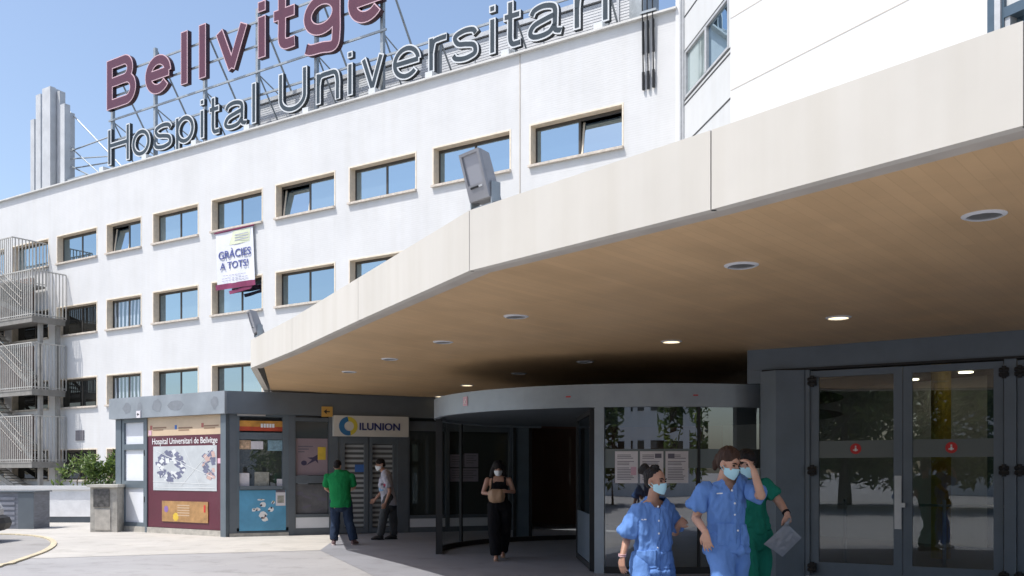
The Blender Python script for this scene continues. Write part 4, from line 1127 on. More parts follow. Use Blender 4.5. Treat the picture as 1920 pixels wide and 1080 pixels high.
# ================================================================== ROOFTOP SIGN
rs = thing('rooftop_sign', FA.P(FA.s(210), RZ, -0.3), 'huge maroon and dark channel letters on a steel frame along the roof edge', 'sign')
SD = -0.25
def spline(p, k=8):
    p = [Vector((x, y, 0)) for x, y in p]
    return [(v.x, v.y) for v in smooth_path(p, k)]
def ellarc(cx, cy, rx, ry, a0, a1, n=28):
    return [(cx + rx * math.cos(R(a0 + (a1 - a0) * i / n)), cy + ry * math.sin(R(a0 + (a1 - a0) * i / n))) for i in range(n + 1)]
def strokes(ch, w, H, t):
    'centre lines of a grotesque letter in metres, box 0..w, cap height H, stroke t'
    h = t / 2; x = 0.735 * H; D = -0.27 * H
    O = lambda a0=0, a1=360: ellarc(w / 2, x / 2, w / 2 - h, x / 2 + 0.01 * H - h, a0, a1)
    if ch == 'B':
        m = 0.53 * H; r1, r2 = (H - h - m) / 2, (m - h) / 2; c1, c2 = w * 0.90 - h - min(r1, w * .4), w - h - min(r2, w * .42)
        return [[(h, 0), (h, H)], [(h, H - h)] + ellarc(c1, m + r1, min(r1, w * .4), r1, 90, -90) + [(h, m)], [(h, m)] + ellarc(c2, h + r2, min(r2, w * .42), r2, 90, -90) + [(h, h)]]
    if ch == 'e': return [O(0, 322), [(h, x * 0.5), (w - h * 0.6, x * 0.5)]]
    if ch == 'l': return [[(w / 2, 0), (w / 2, H)]]
    if ch == 'i': return [[(w / 2, 0), (w / 2, x)], [(w / 2, H - t * 0.95), (w / 2, H)]]
    if ch == 'v': return [[(h * 1.02, x), (w / 2 + h * 0.12, 0)], [(w - h * 1.02, x), (w / 2 - h * 0.12, 0)]]
    if ch == 't': return [spline([(w * .40, x + .23 * H), (w * .40, x * .6), (w * .40, x * .27), (w * .52, h * 1.15), (w * .75, h), (w, h * 1.05)]), [(0, x - h), (w, x - h)]]
    if ch == 'g': return [ellarc(w / 2, x / 2 + .02 * H, w / 2 - h, x / 2 - .02 * H - h, 0, 360), spline([(w - h, x), (w - h, x * .5), (w - h, 0), (w * .82, D * .72), (w * .5, D + h), (w * .2, D * .80 + h * .6), (h * .7, D * .42)])]
    if ch == 'H': return [[(h, 0), (h, H)], [(w - h, 0), (w - h, H)], [(h, H * .53), (w - h, H * .53)]]
    if ch == 'o': return [O()]
    if ch == 's': return [spline([(w - h * .9, x * .73), (w * .80, x - h * 1.35), (w * .5, x - h), (w * .20, x - h * 1.6), (h * 1.25, x * .72), (w * .27, x * .56), (w * .55, x * .50), (w * .82, x * .42), (w - h, x * .26), (w * .82, h * 1.5), (w * .5, h), (w * .18, h * 1.5), (h * .7, x * .28)])]
    if ch == 'p': return [O(), [(h, D), (h, x)]]
    if ch == 'a': return [spline([(h * 1.3, x * .70), (w * .22, x - h * 1.5), (w * .46, x - h), (w * .72, x - h * 1.5), (w * .86 - h * .5, x * .72), (w * .86 - h * .5, x * .4), (w * .86 - h * .4, h * 1.6), (w, h * 1.0)]), spline([(w * .86 - h * .5, x * .58), (w * .55, x * .53), (w * .22, x * .44), (h, x * .26), (w * .18, h * 1.3), (w * .40, h), (w * .66, x * .16), (w * .86 - h * .5, x * .34)])]
    if ch == 'U': return [[(h, H), (h, H * .36)] + ellarc(w / 2, H * .36, w / 2 - h, H * .36 - h, 180, 360) + [(w - h, H)]]
    if ch == 'n': return [[(h, 0), (h, x)], spline([(h, x * .58), (w * .20, x * .86), (w * .52, x - h), (w * .84 - h * .3, x * .86), (w - h, x * .60), (w - h, x * .3), (w - h, 0)])]
    if ch == 'r': return [[(h, 0), (h, x)], spline([(h, x * .52), (w * .30, x * .84), (w * .62, x - h), (w, x - h * .95)])]
def ribbon(mb, path, t, s0, z0, d0, d1, ext=0.0):
    P_ = [Vector((x, y, 0)) for x, y in path]
    closed = (P_[0] - P_[-1]).length < 1e-4
    if closed: P_ = P_[:-1]
    n = len(P_); L, Rr = [], []
    if not closed and ext:
        P_[0] = P_[0] - (P_[1] - P_[0]).normalized() * ext; P_[-1] = P_[-1] + (P_[-1] - P_[-2]).normalized() * ext
    for i in range(n):
        if closed: a, b = P_[i - 1], P_[(i + 1) % n]
        else: a, b = P_[max(0, i - 1)], P_[min(n - 1, i + 1)]
        tg = (b - a).normalized(); nn = Vector((-tg.y, tg.x, 0)) * t / 2
        L.append(P_[i] + nn); Rr.append(P_[i] - nn)
    vs = []
    for dd in (d0, d1):
        for q in L + Rr: vs.append(FA.P(s0 + q.x, z0 + q.y, dd))
    fs = []; K2 = 2 * n
    for i in range(n if closed else n - 1):
        j = (i + 1) % n
        fs += [(i, j, n + j, n + i), (K2 + i, K2 + n + i, K2 + n + j, K2 + j), (i, K2 + i, K2 + j, j), (n + i, n + j, K2 + n + j, K2 + n + i)]
    if not closed:
        for i in (0, n - 1): fs.append((i, n + i, K2 + n + i, K2 + i))
    mb.add(vs, fs)
def letter(ch, x0, x1, base_z, H, t, rim, mats, dep, sd=SD):
    s0, s1 = FA.s(x0, sd), FA.s(x1, sd) - dep * 0.22
    st = strokes(ch, s1 - s0, H, t)
    m = MB()
    for k, p in enumerate(st): ribbon(m, p, t, s0, base_z, sd - dep, sd - 0.02 - 0.001 * k)
    lo = m.build('letter', mats[0], rs)
    m = MB()
    for k, p in enumerate(st): ribbon(m, p, t, s0, base_z, sd - 0.016, sd + 0.004 + 0.0015 * k)
    m.build('letter_trim', mats[1], lo)
    m = MB()
    for k, p in enumerate(st): ribbon(m, p, t - 2 * rim, s0, base_z, sd + 0.001, sd + 0.012 + 0.0015 * k, -rim)
    m.build('letter_face', mats[2], lo)
for ch, x0, x1 in zip('Bellvitge', (200, 272, 336, 371, 404, 481, 513, 569, 652), (256, 322, 356, 389, 466, 502, 554, 640, 724)):
    letter(ch, x0, x1, 18.60, 2.34, 0.455, 0.045, (M['maroon_side'], M['rim_pink'], M['maroon']), 0.22)
hx = [(202, 244), (247, 283), (288, 324), (329, 366), (372, 387), (392, 412), (419, 463), (470, 483), (522, 577), (592, 639), (650, 664), (676, 722), (735, 791), (803, 839), (846, 899), (917, 931), (944, 978), (988, 1055), (1075, 1110), (1129, 1143)]
for ch, (x0, x1) in zip('HospitalUniversitari', hx):
    letter(ch, x0, x1, 15.98, 1.70, 0.27, 0.055, (M['letter_side'], M['rim'], M['slate']), 0.17)
feet = [210, 290, 383, 482, 592, 716, 822, 964, 1137]
for i, x in enumerate(feet):
    s = FA.s(x, -0.6); tall = i < 6
    m = MB(); m.fbox(FA, s - 0.07, s + 0.07, RZ + 0.02, 20.95 if tall else 17.4, -0.72, -0.58); m.build('post', M['steel'], rs)
    m = MB(); m.fbox(FA, s - 0.16, s + 0.16, RZ + 0.052, RZ + 0.28, -0.9, -0.02); m.build('foot', M['rim'], rs)
    m = MB()
    if tall:
        m.tube([FA.P(s, 20.9, -0.7), FA.P(s, 15.6, -4.2)], 0.045, 6); m.tube([FA.P(s, 18.2, -0.7), FA.P(s, 15.6, -2.4)], 0.035, 6)
        m.tube([FA.P(s, 18.2, -0.7), FA.P(s, 17.2, -3.1)], 0.03, 6)
    else:
        m.tube([FA.P(s, 17.3, -0.7), FA.P(s, 15.6, -2.0)], 0.035, 6)
    m.split('brace', M['steel'], rs)
m = MB(); e0, e1, e2 = FA.s(206, -0.6), FA.s(726, -0.6), FA.s(1140, -0.6)
for z, ee in ((17.25, e2), (18.25, e1), (19.35, e1), (20.35, e1)):
    m.fbox(FA, e0, ee, z - 0.04, z + 0.04, -0.58, -0.52)
m.split('cross_rail', M['steel'], rs)
m = MB(); m.fbox(FA, e0, e2, RZ + 0.10, RZ + 0.27, -0.56, -0.40); m.build('base_beam', M['kiosk_dark'], rs)
# tower of stepped fins
tw = thing('fin_tower', FA.P(FA.s(95), RZ, -0.8), 'stepped grey metal fin tower standing on the left end of the roof', 'tower')
for x0, x1, yt, d1 in ((57, 64, 224, -0.9), (67, 76, 177, -0.75), (79, 94, 164, -0.1), (97, 103, 167, -0.8), (105, 112, 171, -0.45), (113, 121, 195, -0.2), (123, 130, 211, -0.95)):
    s0, s1 = FA.s(x0, d1), FA.s(x1, d1); z = FA.px((x0 + x1) / 2, yt, d1)[1]
    m = MB(); m.fbox(FA, s0, s1, RZ + (0.55 if x0 == 57 else 0.06), z, d1 - 0.3, d1); m.build('fin', M['louvre'], tw)
m = MB()
for (xa, za, da), (xb, zb, db) in [((128, 19.9, -1.2), (240, 15.75, -1.0)), ((128, 17.6, -0.9), (215, 17.6, -0.7)), ((128, 18.0, -1.0), (190, 15.8, -0.6)), ((128, 17.3, -1.0), (215, 16.6, -0.7)), ((128, 17.0, -1.0), (176, 15.8, -0.6)), ((128, 16.9, -1.2), (215, 16.6, -1.2)), ((128, 16.4, -1.2), (180, 15.9, -0.8))]:
    m.tube([FA.P(FA.s(xa, da), za, da), FA.P(FA.s(xb, db), zb, db)], 0.035, 6)
m.fbox(FA, FA.s(132), FA.s(200), RZ + 0.1, RZ + 0.16, -0.7, -0.62); m.fbox(FA, FA.s(112), FA.s(150), RZ + 0.055, RZ + 0.3, -0.7, -0.3)
m.split('tie_rod', M['steel'], tw)
# louvred plant screen
lv = thing('louvre_screen', FA.P(FA.s(850), RZ, -2.0), 'grey louvred plant screen behind the dark sign letters on the roof', 'screen')
s0, s1 = FA.s(474, -2.0), FA.s(1222, -2.0)
m = MB()
nl = 17; zt = RZ + 2.0
for i in range(nl):
    z = RZ + 0.25 + i * (zt - RZ - 0.3) / nl
    m.hexa([FA.P(s0, z, -2.0), FA.P(s0, z, -1.98), FA.P(s1, z, -1.98), FA.P(s1, z, -2.0), FA.P(s0, z + 0.1, -2.01), FA.P(s0, z + 0.1, -1.99), FA.P(s1, z + 0.1, -1.99), FA.P(s1, z + 0.1, -2.01)])
m.build('slats', M['louvre'], lv)
m = MB(); m.fbox(FA, s0, s1, zt, zt + 0.16, -2.12, -1.9); m.fbox(FA, s0, s1, RZ + 0.06, zt, -2.3, -2.2)
k = s0
while k < s1: m.fbox(FA, k, k + 0.1, RZ + 0.06, zt, -2.19, -1.95); k += 3.0
m.build('frame', M['steel_pale'], lv)
bx = thing('plant_box', FA.P(FA.s(1195), RZ, -1.6), 'dark grey sheet metal plant box at the right end of the roof screen', 'plant box')
m = MB(); m.fbox(FA, FA.s(1180, -1.2), FA.s(1206, -1.2), RZ + 0.06, RZ + 2.6, -2.4, -1.2); m.build('casing', M['steel'], bx)
m = MB(); m.fbox(FA, FA.s(1180, -1.2) - 0.05, FA.s(1206, -1.2) + 0.05, RZ + 2.6, RZ + 2.7, -2.45, -1.15); m.build('lid', M['steel_pale'], bx)

# ================================================================== THANK-YOU BANNER
bn = thing('banner', FA.P(FA.s(440), 9.7, 0.1), 'white thank you banner with blue lettering hung between two window rows', 'banner')
BD = 0.10
def bq(x, y, d=BD): s, z = FA.px(x, y, d); return FA.P(s, z, d)
C4 = [(404.5, 440), (474, 424), (478, 524), (407.5, 535)]
def cloth_strip(c4, nu, nv, mt, name, dd=0.0, amp=0.014):
    m = MB(); vs = []
    for j in range(nv + 1):
        for i in range(nu + 1):
            u, v = i / nu, j / nv
            x = (c4[0][0] * (1 - u) + c4[1][0] * u) * (1 - v) + (c4[3][0] * (1 - u) + c4[2][0] * u) * v
            y = (c4[0][1] * (1 - u) + c4[1][1] * u) * (1 - v) + (c4[3][1] * (1 - u) + c4[2][1] * u) * v
            vs.append(bq(x, y, BD + dd + amp * math.sin(x * 0.16 + 0.6 * math.sin(y * 0.05)) * (0.3 + v)))
    n = nu + 1
    m.add(vs, [(j * n + i, j * n + i + 1, (j + 1) * n + i + 1, (j + 1) * n + i) for j in range(nv) for i in range(nu)])
    return m.build(name, mt, bn, smooth=True, recalc=False)
cloth_strip(C4, 24, 16, mat('banner_cloth', (0.70, 0.71, 0.76), 0.8, 0, 0.04, 2), 'cloth')
cloth_strip([(404, 535), (478, 523.5), (479, 534), (405, 545)], 20, 4, mat('maroon_cloth', (0.20, 0.03, 0.09), 0.8, 0, 0.2, 3), 'maroon_hem', 0.01)
cloth_strip([(429, 546), (476, 533), (470, 541), (431, 552)], 10, 3, bpy.data.materials['maroon_cloth'], 'maroon_hem', -0.02)
cloth_strip([(437, 434), (469, 427), (468, 452), (429, 460)], 10, 6, mat('lime_print', (0.66, 0.70, 0.52), 0.8, 0, 0.1, 3), 'speech_patch', 0.012)
M['navy'] = mat('navy_print', (0.07, 0.09, 0.28), 0.7)
def btext(body, x0, x1, yb0, yt0, offs):
    # lettering lies in the wall plane
    vs, fs = text_geo(body, 0.5, offs)
    a0, a1 = min(v.x for v in vs), max(v.x for v in vs)
    base = [v for v in text_geo('H', 0.5, offs)[0]]; h = max(v.y for v in base)
    s0, zb = FA.px(x0, yb0, BD + 0.05); s1 = FA.s(x1, BD + 0.05); zt_ = FA.px(x0, yt0, BD + 0.05)[1]
    m = MB(); m.add([FA.P(s0 + (v.x - a0) / (a1 - a0) * (s1 - s0), zb + v.y / h * (zt_ - zb), BD + 0.022 + 0.012 * (v.z + 0.5)) for v in vs], fs)
    m.build('lettering', M['navy'], bn)
btext('GRÀCIES', 409, 469, 487, 473, 0.006)
btext('A TOTS!', 412, 464, 506.5, 494, 0.006)
m = MB()
for y0, x0, x1 in ((511, 418, 462), (517, 416, 466), (521, 416, 466)):
    for i in range(8):
        f0 = x0 + (x1 - x0) * i / 8; yy = y0 + 6 - (f0 - x0) * 0.14
        m.add([bq(f0, yy, BD + 0.035), bq(f0 + 4.2, yy - 0.5, BD + 0.035), bq(f0 + 4.2, yy + 0.7, BD + 0.035), bq(f0, yy + 1.2, BD + 0.035)], [(0, 1, 2, 3)])
for y0 in (437, 442, 447):
    m.add([bq(440, y0 + 3, BD + 0.035), bq(465, y0 - 2.5, BD + 0.035), bq(465, y0 - 1, BD + 0.035), bq(440, y0 + 4.5, BD + 0.035)], [(0, 1, 2, 3)])
m.build('text_lines', mat('pale_lilac_print', (0.36, 0.36, 0.48), 0.8), bn, recalc=False)
m = MB(); m.tube([bq(402, 438.5, BD + 0.02), bq(476, 421.5, BD + 0.02)], 0.03, 6); m.build('maroon_cord', bpy.data.materials['maroon_cloth'], bn)

# ================================================================== FLOODLIGHTS on the canopy edge
def floodlight(loc, rot, lab, grp='floodlights on the canopy edge'):
    t = thing('floodlight', loc, lab, 'floodlight', grp)
    o = Vector(loc)
    # local: x along the fascia, -y out to the street, leaning outwards
    tl = 0.26
    def Q(x, y, z): return o + Vector((x, y - z * tl, z))
    m = MB()
    m.hexa([Q(-0.14, 0, 0.03), Q(-0.12, 0.13, 0.03), Q(0.12, 0.13, 0.03), Q(0.14, 0, 0.03), Q(-0.14, 0, 0.52), Q(-0.13, 0.10, 0.50), Q(0.13, 0.10, 0.50), Q(0.14, 0, 0.52)])
    m.build('housing', M['flood'], t)
    m = MB()
    for x0, x1, z0, z1 in ((-0.14, -0.11, 0.03, 0.52), (0.11, 0.14, 0.03, 0.52), (-0.11, 0.11, 0.49, 0.52), (-0.11, 0.11, 0.03, 0.19)):
        m.hexa([Q(x0, -0.028, z0), Q(x0, -0.002, z0), Q(x1, -0.002, z0), Q(x1, -0.028, z0), Q(x0, -0.028, z1), Q(x0, -0.002, z1), Q(x1, -0.002, z1), Q(x1, -0.028, z1)])
    m.build('front_frame', M['flood'], t)
    m = MB(); m.hexa([Q(-0.11, -0.012, 0.19), Q(-0.11, -0.004, 0.19), Q(0.11, -0.004, 0.19), Q(0.11, -0.012, 0.19), Q(-0.11, -0.012, 0.49), Q(-0.11, -0.004, 0.49), Q(0.11, -0.004, 0.49), Q(0.11, -0.012, 0.49)])
    m.build('lens', M['flood_lens'], t)
    m = MB(); m.hexa([Q(-0.08, -0.034, 0.150), Q(-0.08, -0.029, 0.150), Q(0.03, -0.029, 0.150), Q(0.03, -0.034, 0.150), Q(-0.08, -0.034, 0.168), Q(-0.08, -0.029, 0.168), Q(0.03, -0.029, 0.168), Q(0.03, -0.034, 0.168)])
    m.mi = 1; m.hexa([Q(0.04, -0.034, 0.150), Q(0.04, -0.029, 0.150), Q(0.09, -0.029, 0.150), Q(0.09, -0.034, 0.150), Q(0.04, -0.034, 0.168), Q(0.04, -0.029, 0.168), Q(0.09, -0.029, 0.168), Q(0.09, -0.034, 0.168)])
    m.build('latch', [M['black'], M['rim']], t)
    m = MB()
    for sx in (-0.155, 0.142):
        m.box(o.x + sx, o.x + sx + 0.013, o.y - 0.02, o.y + 0.08, o.z - 0.05, o.z + 0.2)
    m.box(o.x - 0.155, o.x + 0.155, o.y - 0.0, o.y + 0.08, o.z - 0.055, o.z - 0.02)
    m.build('bracket', M['steel'], t)
    t.rotation_euler = (0, 0, rot); t.scale = (0.95, 0.95, 0.78)
    return t
tdir = (E[4] - E[3]).normalized(); out = -inward(3)
f1 = floodlight(E[3] + up + Vector((0.115, -0.06, 0.045)) , math.atan2(tdir.y, tdir.x), 'grey box floodlight leaning over the middle joint of the canopy edge')
td2 = (E[1] - E[0]).normalized()
f2 = copy_tree(f1)
f2.location = E[0].lerp(E[1], 0.17) + up + Vector((0, 0, 0.05)); f2.rotation_euler = (0, 0, math.atan2(td2.y, td2.x))
f2['label'] = 'grey box floodlight seen edge on near the far left tip of the canopy'

# ================================================================== FIRE ESCAPE
fe = thing('fire_escape', FA.P(-14, 0, 1.0), 'weathered steel fire escape with tall barred landings on the left of the block', 'staircase')
DX = 1.8
def barred(s0, s1, z, h, d0, d1, mt=None):
    m = MB()
    n = max(2, int((s1 - s0) / 0.17))
    for i in range(n + 1):
        s = s0 + (s1 - s0) * i / n; m.fbox(FA, s - 0.024, s + 0.024, z, z + h, d1 - 0.03, d1)
    n2 = max(2, int((d1 - d0) / 0.17))
    for i in range(n2):
        d = d0 + (d1 - d0) * i / n2; m.fbox(FA, s1 - 0.03, s1, z, z + h, d - 0.024, d + 0.024)
    m.fbox(FA, s0, s1, z + h, z + h + 0.05, d1 - 0.04, d1 + 0.01); m.fbox(FA, s1 - 0.04, s1 + 0.01, z + h, z + h + 0.05, d0, d1 - 0.04)
    m.fbox(FA, s0, s1, z + 0.06, z + 0.10, d1 - 0.036, d1 + 0.006); m.fbox(FA, s1 - 0.036, s1 + 0.006, z + 0.06, z + 0.10, d0, d1 - 0.04)
    return m.build('railing', M['stair_rail'], fe)
LV = [8.9, 5.45, 2.0]
for z in LV:
    m = MB(); m.fbox(FA, -20.5, -10.7, z - 0.08, z, 0.08, DX); m.fbox(FA, -20.5, -10.72, z - 0.30, z - 0.08, DX - 0.1, DX - 0.02); m.fbox(FA, -10.85, -10.72, z - 0.3, z - 0.08, 0.1, DX - 0.1); m.build('landing', M['stair_deck'], fe)
    barred(-20.5, -10.7, z, 2.15, 0.06, DX)
m = MB(); m.fbox(FA, -20.5, -12.45, 10.6, 10.7, 0.08, DX); m.build('landing', M['stair_deck'], fe); barred(-20.5, -12.4, 10.7, 2.1, 0.06, DX)
m = MB()
for s, d in ((-10.95, 0.35), (-11.0, 1.2), (-17, 0.4)): 
    zt_ = 8.6 if s > -12 else 13.1
    m.fbox(FA, s - 0.09, s + 0.09, 0, zt_, d - 0.09, d + 0.09)
m.split('column', M['stair'], fe)
for i, z in enumerate(LV + [10.7]):
    zl = z - 3.45 if i < 3 else 8.9
    if zl < 0: zl = 0
    m = MB(); n = 15; sa, sb = (-16.5, -12.0)
    for kk in range(n):
        f = kk / n; s = sa + (sb - sa) * f; zz = z - (z - zl) * f
        m.fbox(FA, s, s + 0.30, zz - 0.04, zz, 0.3, 1.0)
    m.prism([FA.P(sa, z - 0.25, 0.28), FA.P(sb, zl, 0.28), FA.P(sb, zl + 0.25, 0.28), FA.P(sa, z, 0.28)], FA.P(0, 0, 0.04) - FA.P(0, 0, 0))
    m.prism([FA.P(sa, z - 0.25, 1.0), FA.P(sb, zl, 1.0), FA.P(sb, zl + 0.25, 1.0), FA.P(sa, z, 1.0)], FA.P(0, 0, 0.04) - FA.P(0, 0, 0))
    m.build('flight', M['stair'], fe)
    m = MB()
    for k in (0, 14, 28):
        p0_, p1_ = FA.px(-14, 494 + k, DX + 0.06), FA.px(40, 546 + k, DX + 0.06)
        m.tube([FA.P(p0_[0], p0_[1] + z - 8.9, DX + 0.06), FA.P(p1_[0], p1_[1] + z - 8.9, DX + 0.06)], 0.014, 6)
    if i < 3: m.split('handrail', M['stair'], fe)
m = MB()
for z in LV: m.fbox(FA, -19.5, -13.6, z + 0.01, z + 2.4, 0.02, 0.06)
m.split('door_shade_panel', mat('door_shade_brown', (0.18, 0.09, 0.06), 0.6, 0, 0.2, 3), fe)  # brown doors widened into panels; shade behind the stair put into their colour

# ================================================================== low wall, block, pillar, bush
wl_ = thing('low_wall', (-17, 28.4, 0), 'long white garden wall with a bright cap beside the kiosk', 'wall')
m = MB(); m.box(-32, -8.8, 28.4, 28.62, 0.18, 0.98); m.build('wall_face', M['low_white'], wl_)
m = MB(); m.box(-32.05, -8.75, 28.34, 28.7, 0.98, 1.09); m.build('cap', M['wing_wall'], wl_)
m = MB(); m.box(-32, -8.8, 28.43, 28.6, 0.0, 0.18); m.build('base', M['kiosk_dark'], wl_)
gb = thing('planter_box', (-15, 25.4, 0), 'dull grey sheet metal box in front of the white garden wall', 'planter')
m = MB(); m.box(-19.5, -12.57, 25.2, 26.1, 0.0, 0.97); m.build('casing', M['grey_sheet'], gb)
m = MB(); m.box(-19.55, -12.52, 25.14, 26.14, 0.97, 1.0); m.box(-12.95, -12.54, 25.17, 25.198, 0.0, 0.96); m.build('lid', M['kiosk_dark'], gb)
m = MB()
for i in range(6): m.box(-19.3, -13.05, 25.185, 25.199, 0.12 + i * 0.13, 0.19 + i * 0.13)
m.build('slats', mat('grey_slat', (0.24, 0.25, 0.29), 0.6, 0, 0.2, 4), gb)
pl = thing('meter_pillar', (-10.15, 24.1, 0), 'weathered concrete pillar with a rusty meter door at the kiosk corner', 'pillar')
m = MB(); m.box(-10.50, -9.83, 23.9, 24.5, 0.0, 1.12); m.build('body', M['conc'], pl)
m = MB(); m.box(-10.56, -9.79, 23.83, 24.55, 1.12, 1.19); m.build('cap', mat('pillar_cap', (0.55, 0.53, 0.47), 0.8, 0, 0.15, 6), pl)
m = MB(); m.box(-10.41, -10.02, 23.87, 23.90, 0.63, 1.07); m.build('meter_door', mat('tarnished_metal', (0.12, 0.115, 0.11), 0.5, 0.3, 0.6, 9), pl)
m = MB(); m.box(-10.38, -10.0, 23.885, 23.9, 0.06, 0.58); m.build('lower_panel', mat('pillar_panel', (0.46, 0.43, 0.38), 0.8, 0, 0.2, 6), pl)

def leaf_cards(mb, centers, rad, n, size, rnd, up_bias=0.0):
    for c, r in centers:
        for _ in range(n):
            d = Vector((rnd.gauss(0, 1), rnd.gauss(0, 1), rnd.gauss(0, 1)))
            d.normalize(); q = c + d * r * (rnd.random() ** 0.45)
            a = Vector((rnd.gauss(0, 1), rnd.gauss(0, 1), rnd.gauss(0, 0.7) + up_bias)).normalized()
            b = a.cross(Vector((rnd.gauss(0, 1), rnd.gauss(0, 1), rnd.gauss(0, 1)))).normalized()
            L = size * (0.6 + 0.8 * rnd.random()); wd = L * 0.32
            mb.mi = rnd.choice([0, 0, 1, 2])
            mid = q + a * L * 0.5 + b.cross(a) * L * 0.08
            mb.add([q, mid + b * wd * 0.5, q + a * L, mid - b * wd * 0.5], [(0, 1, 2, 3)])
def leafmat(name, c):
    m = mat(name, c, 0.45, 0, 0.25, 3)
    n, l = nodes(m); p = n['Principled BSDF']; out_ = n['Material Output']
    tr_ = n.new('ShaderNodeBsdfTranslucent'); tr_.inputs[0].default_value = (c[0] * 1.3, c[1] * 1.3, c[2] * 0.8, 1)
    mx_ = n.new('ShaderNodeMixShader'); mx_.inputs[0].default_value = 0.25
    l.new(p.outputs[0], mx_.inputs[1]); l.new(tr_.outputs[0], mx_.inputs[2]); l.new(mx_.outputs[0], out_.inputs[0])
    return m
LM = [leafmat('leaf_mid', (0.11, 0.17, 0.045)), leafmat('leaf_dark', (0.05, 0.09, 0.025)), leafmat('leaf_light', (0.20, 0.27, 0.08))]
rnd = random.Random(21)
bs = thing('bush', (-11.9, 30.2, 0), 'leafy green oleander bush rising over the white garden wall', 'bush')
m = MB(); cl = []
for i in range(13):
    x = -13.6 + 2.9 * i / 12
    m.tube([Vector((x, 30.2, 0)), Vector((x + rnd.uniform(-.2, .2), 30.2 + rnd.uniform(-.3, .3), 1.2)), Vector((x + rnd.uniform(-.3, .3), 30.2, 1.6))], [0.025, 0.018, 0.008], 5)
m.build('stems', mat('bush_stem', (0.12, 0.09, 0.05), 0.8), bs)
for i in range(44):
    x = rnd.uniform(-14.0, -10.7); h = 1.66 + 0.18 * math.sin(x * 5) + rnd.uniform(-.15, .1)
    cl.append((Vector((x, 30.2 + rnd.uniform(-.5, .4), h)), rnd.uniform(.22, .36))); cl.append((Vector((x, 30.2 + rnd.uniform(-.5, .5), rnd.uniform(.5, 1.3))), 0.4))
m = MB(); leaf_cards(m, cl, 0.3, 60, 0.16, rnd, 0.8); m.build('foliage', LM, bs, recalc=False)

# ================================================================== parked car at the left edge
CX = -0.44
ca = thing('parked_car', (-12.75, 20.2, 0), 'silver parked car cut off by the left edge of the photo, black bumper showing', 'car')
y0c, y1c = 19.35, 21.05
prof = [(-14.95, 0.28), (-14.95, 0.62), (-14.8, 0.82), (-13.9, 0.95), (-13.2, 1.42), (-11.9, 1.46), (-11.2, 1.0), (-10.75, 0.92), (-10.62, 0.7), (-10.62, 0.5), (-10.75, 0.28)]
def ring_prof(ins, yy): 
    c_ = Vector((-12.8, 0, 0.8)); return [Vector((c_.x + (x - c_.x) * ins, yy, c_.z + (z - c_.z) * ins)) for x, z in prof]
secs = [ring_prof(0.90, y0c), ring_prof(0.985, y0c + 0.10), ring_prof(1.0, y0c + 0.35), ring_prof(1.0, y1c - 0.35), ring_prof(0.985, y1c - 0.10), ring_prof(0.90, y1c)]
m = MB(); n = len(prof)
m.add([v for s_ in secs for v in s_], [tuple(range(n - 1, -1, -1)), tuple(5 * n + i for i in range(n))] + [(k * n + i, k * n + (i + 1) % n, (k + 1) * n + (i + 1) % n, (k + 1) * n + i) for k in range(5) for i in range(n)])
m.build('body', mat('silver_paint', (0.45, 0.46, 0.48), 0.25, 0.5, 0.03), ca)
m = MB(); m.prism([Vector((-13.75, y0c - 0.005, 0.98)), Vector((-13.15, y0c - 0.005, 1.33)), Vector((-12.0, y0c - 0.005, 1.36)), Vector((-11.4, y0c - 0.005, 1.0))], (0, 0.06, 0)); m.build('side_window', M['shopglass'], ca)
for xw in (-14.2, -11.35):
    for yw in (y0c - 0.02, y1c - 0.18):
        m = MB(); m.tube([Vector((xw, yw, 0.31)), Vector((xw, yw + 0.2, 0.31))], 0.31, 20); wh = m.build('wheel', M['black'], ca)
        m = MB(); m.tube([Vector((xw, yw - 0.01, 0.31)), Vector((xw, yw + 0.21, 0.31))], 0.19, 14); m.build('rim', M['chrome'], wh)
m = MB(); m.tube([Vector((-10.64, y0c + 0.12, 0.40)), Vector((-10.57, y0c + 0.5, 0.40)), Vector((-10.57, y1c - 0.5, 0.40)), Vector((-10.64, y1c - 0.12, 0.40))], [0.17] * 4, 8); m.build('bumper', M['black'], ca)
m = MB(); m.ell((-10.70, y0c + 0.3, 0.74), (0.07, 0.14, 0.08)); m.build('headlight', M['flood_lens'], ca); m = MB(); m.ell((-10.70, y1c - 0.3, 0.74), (0.07, 0.14, 0.08)); m.build('headlight', M['flood_lens'], ca)

ca.location.x += CX

# ================================================================== street behind the photographer (seen only in reflections)
def tree(loc, h, lab, seed):
    rnd = random.Random(seed); o = Vector(loc)
    t = thing('street_tree', loc, lab, 'tree', 'trees across the street')
    m = MB(); m.tube([o, o + Vector((0.1, 0, h * 0.3)), o + Vector((0, 0.1, h * 0.6))], [0.2, 0.15, 0.08], 9)
    cl = []
    for i in range(46):
        a = rnd.random() * 6.28; rr = h * 0.30 * rnd.random() ** 0.5; z = h * (0.20 + 0.75 * rnd.random())
        c_ = o + Vector((rr * math.cos(a), rr * math.sin(a), z)); cl.append((c_, h * 0.125))
        if i % 3 == 0: m.tube([o + Vector((0, 0, h * 0.4)), c_], [0.06, 0.015], 5)
    m.build('trunk', mat('bark_%d' % seed, (0.11, 0.08, 0.055), 0.9, 0, 0.3, 8), t)
    m = MB(); leaf_cards(m, cl, 1, 85, 0.5, rnd); m.build('crown', LM, t, recalc=False)
    return t
t0 = tree((-16, -3, 0), 8.5, 'broad green street tree across the road behind the photographer', 3)
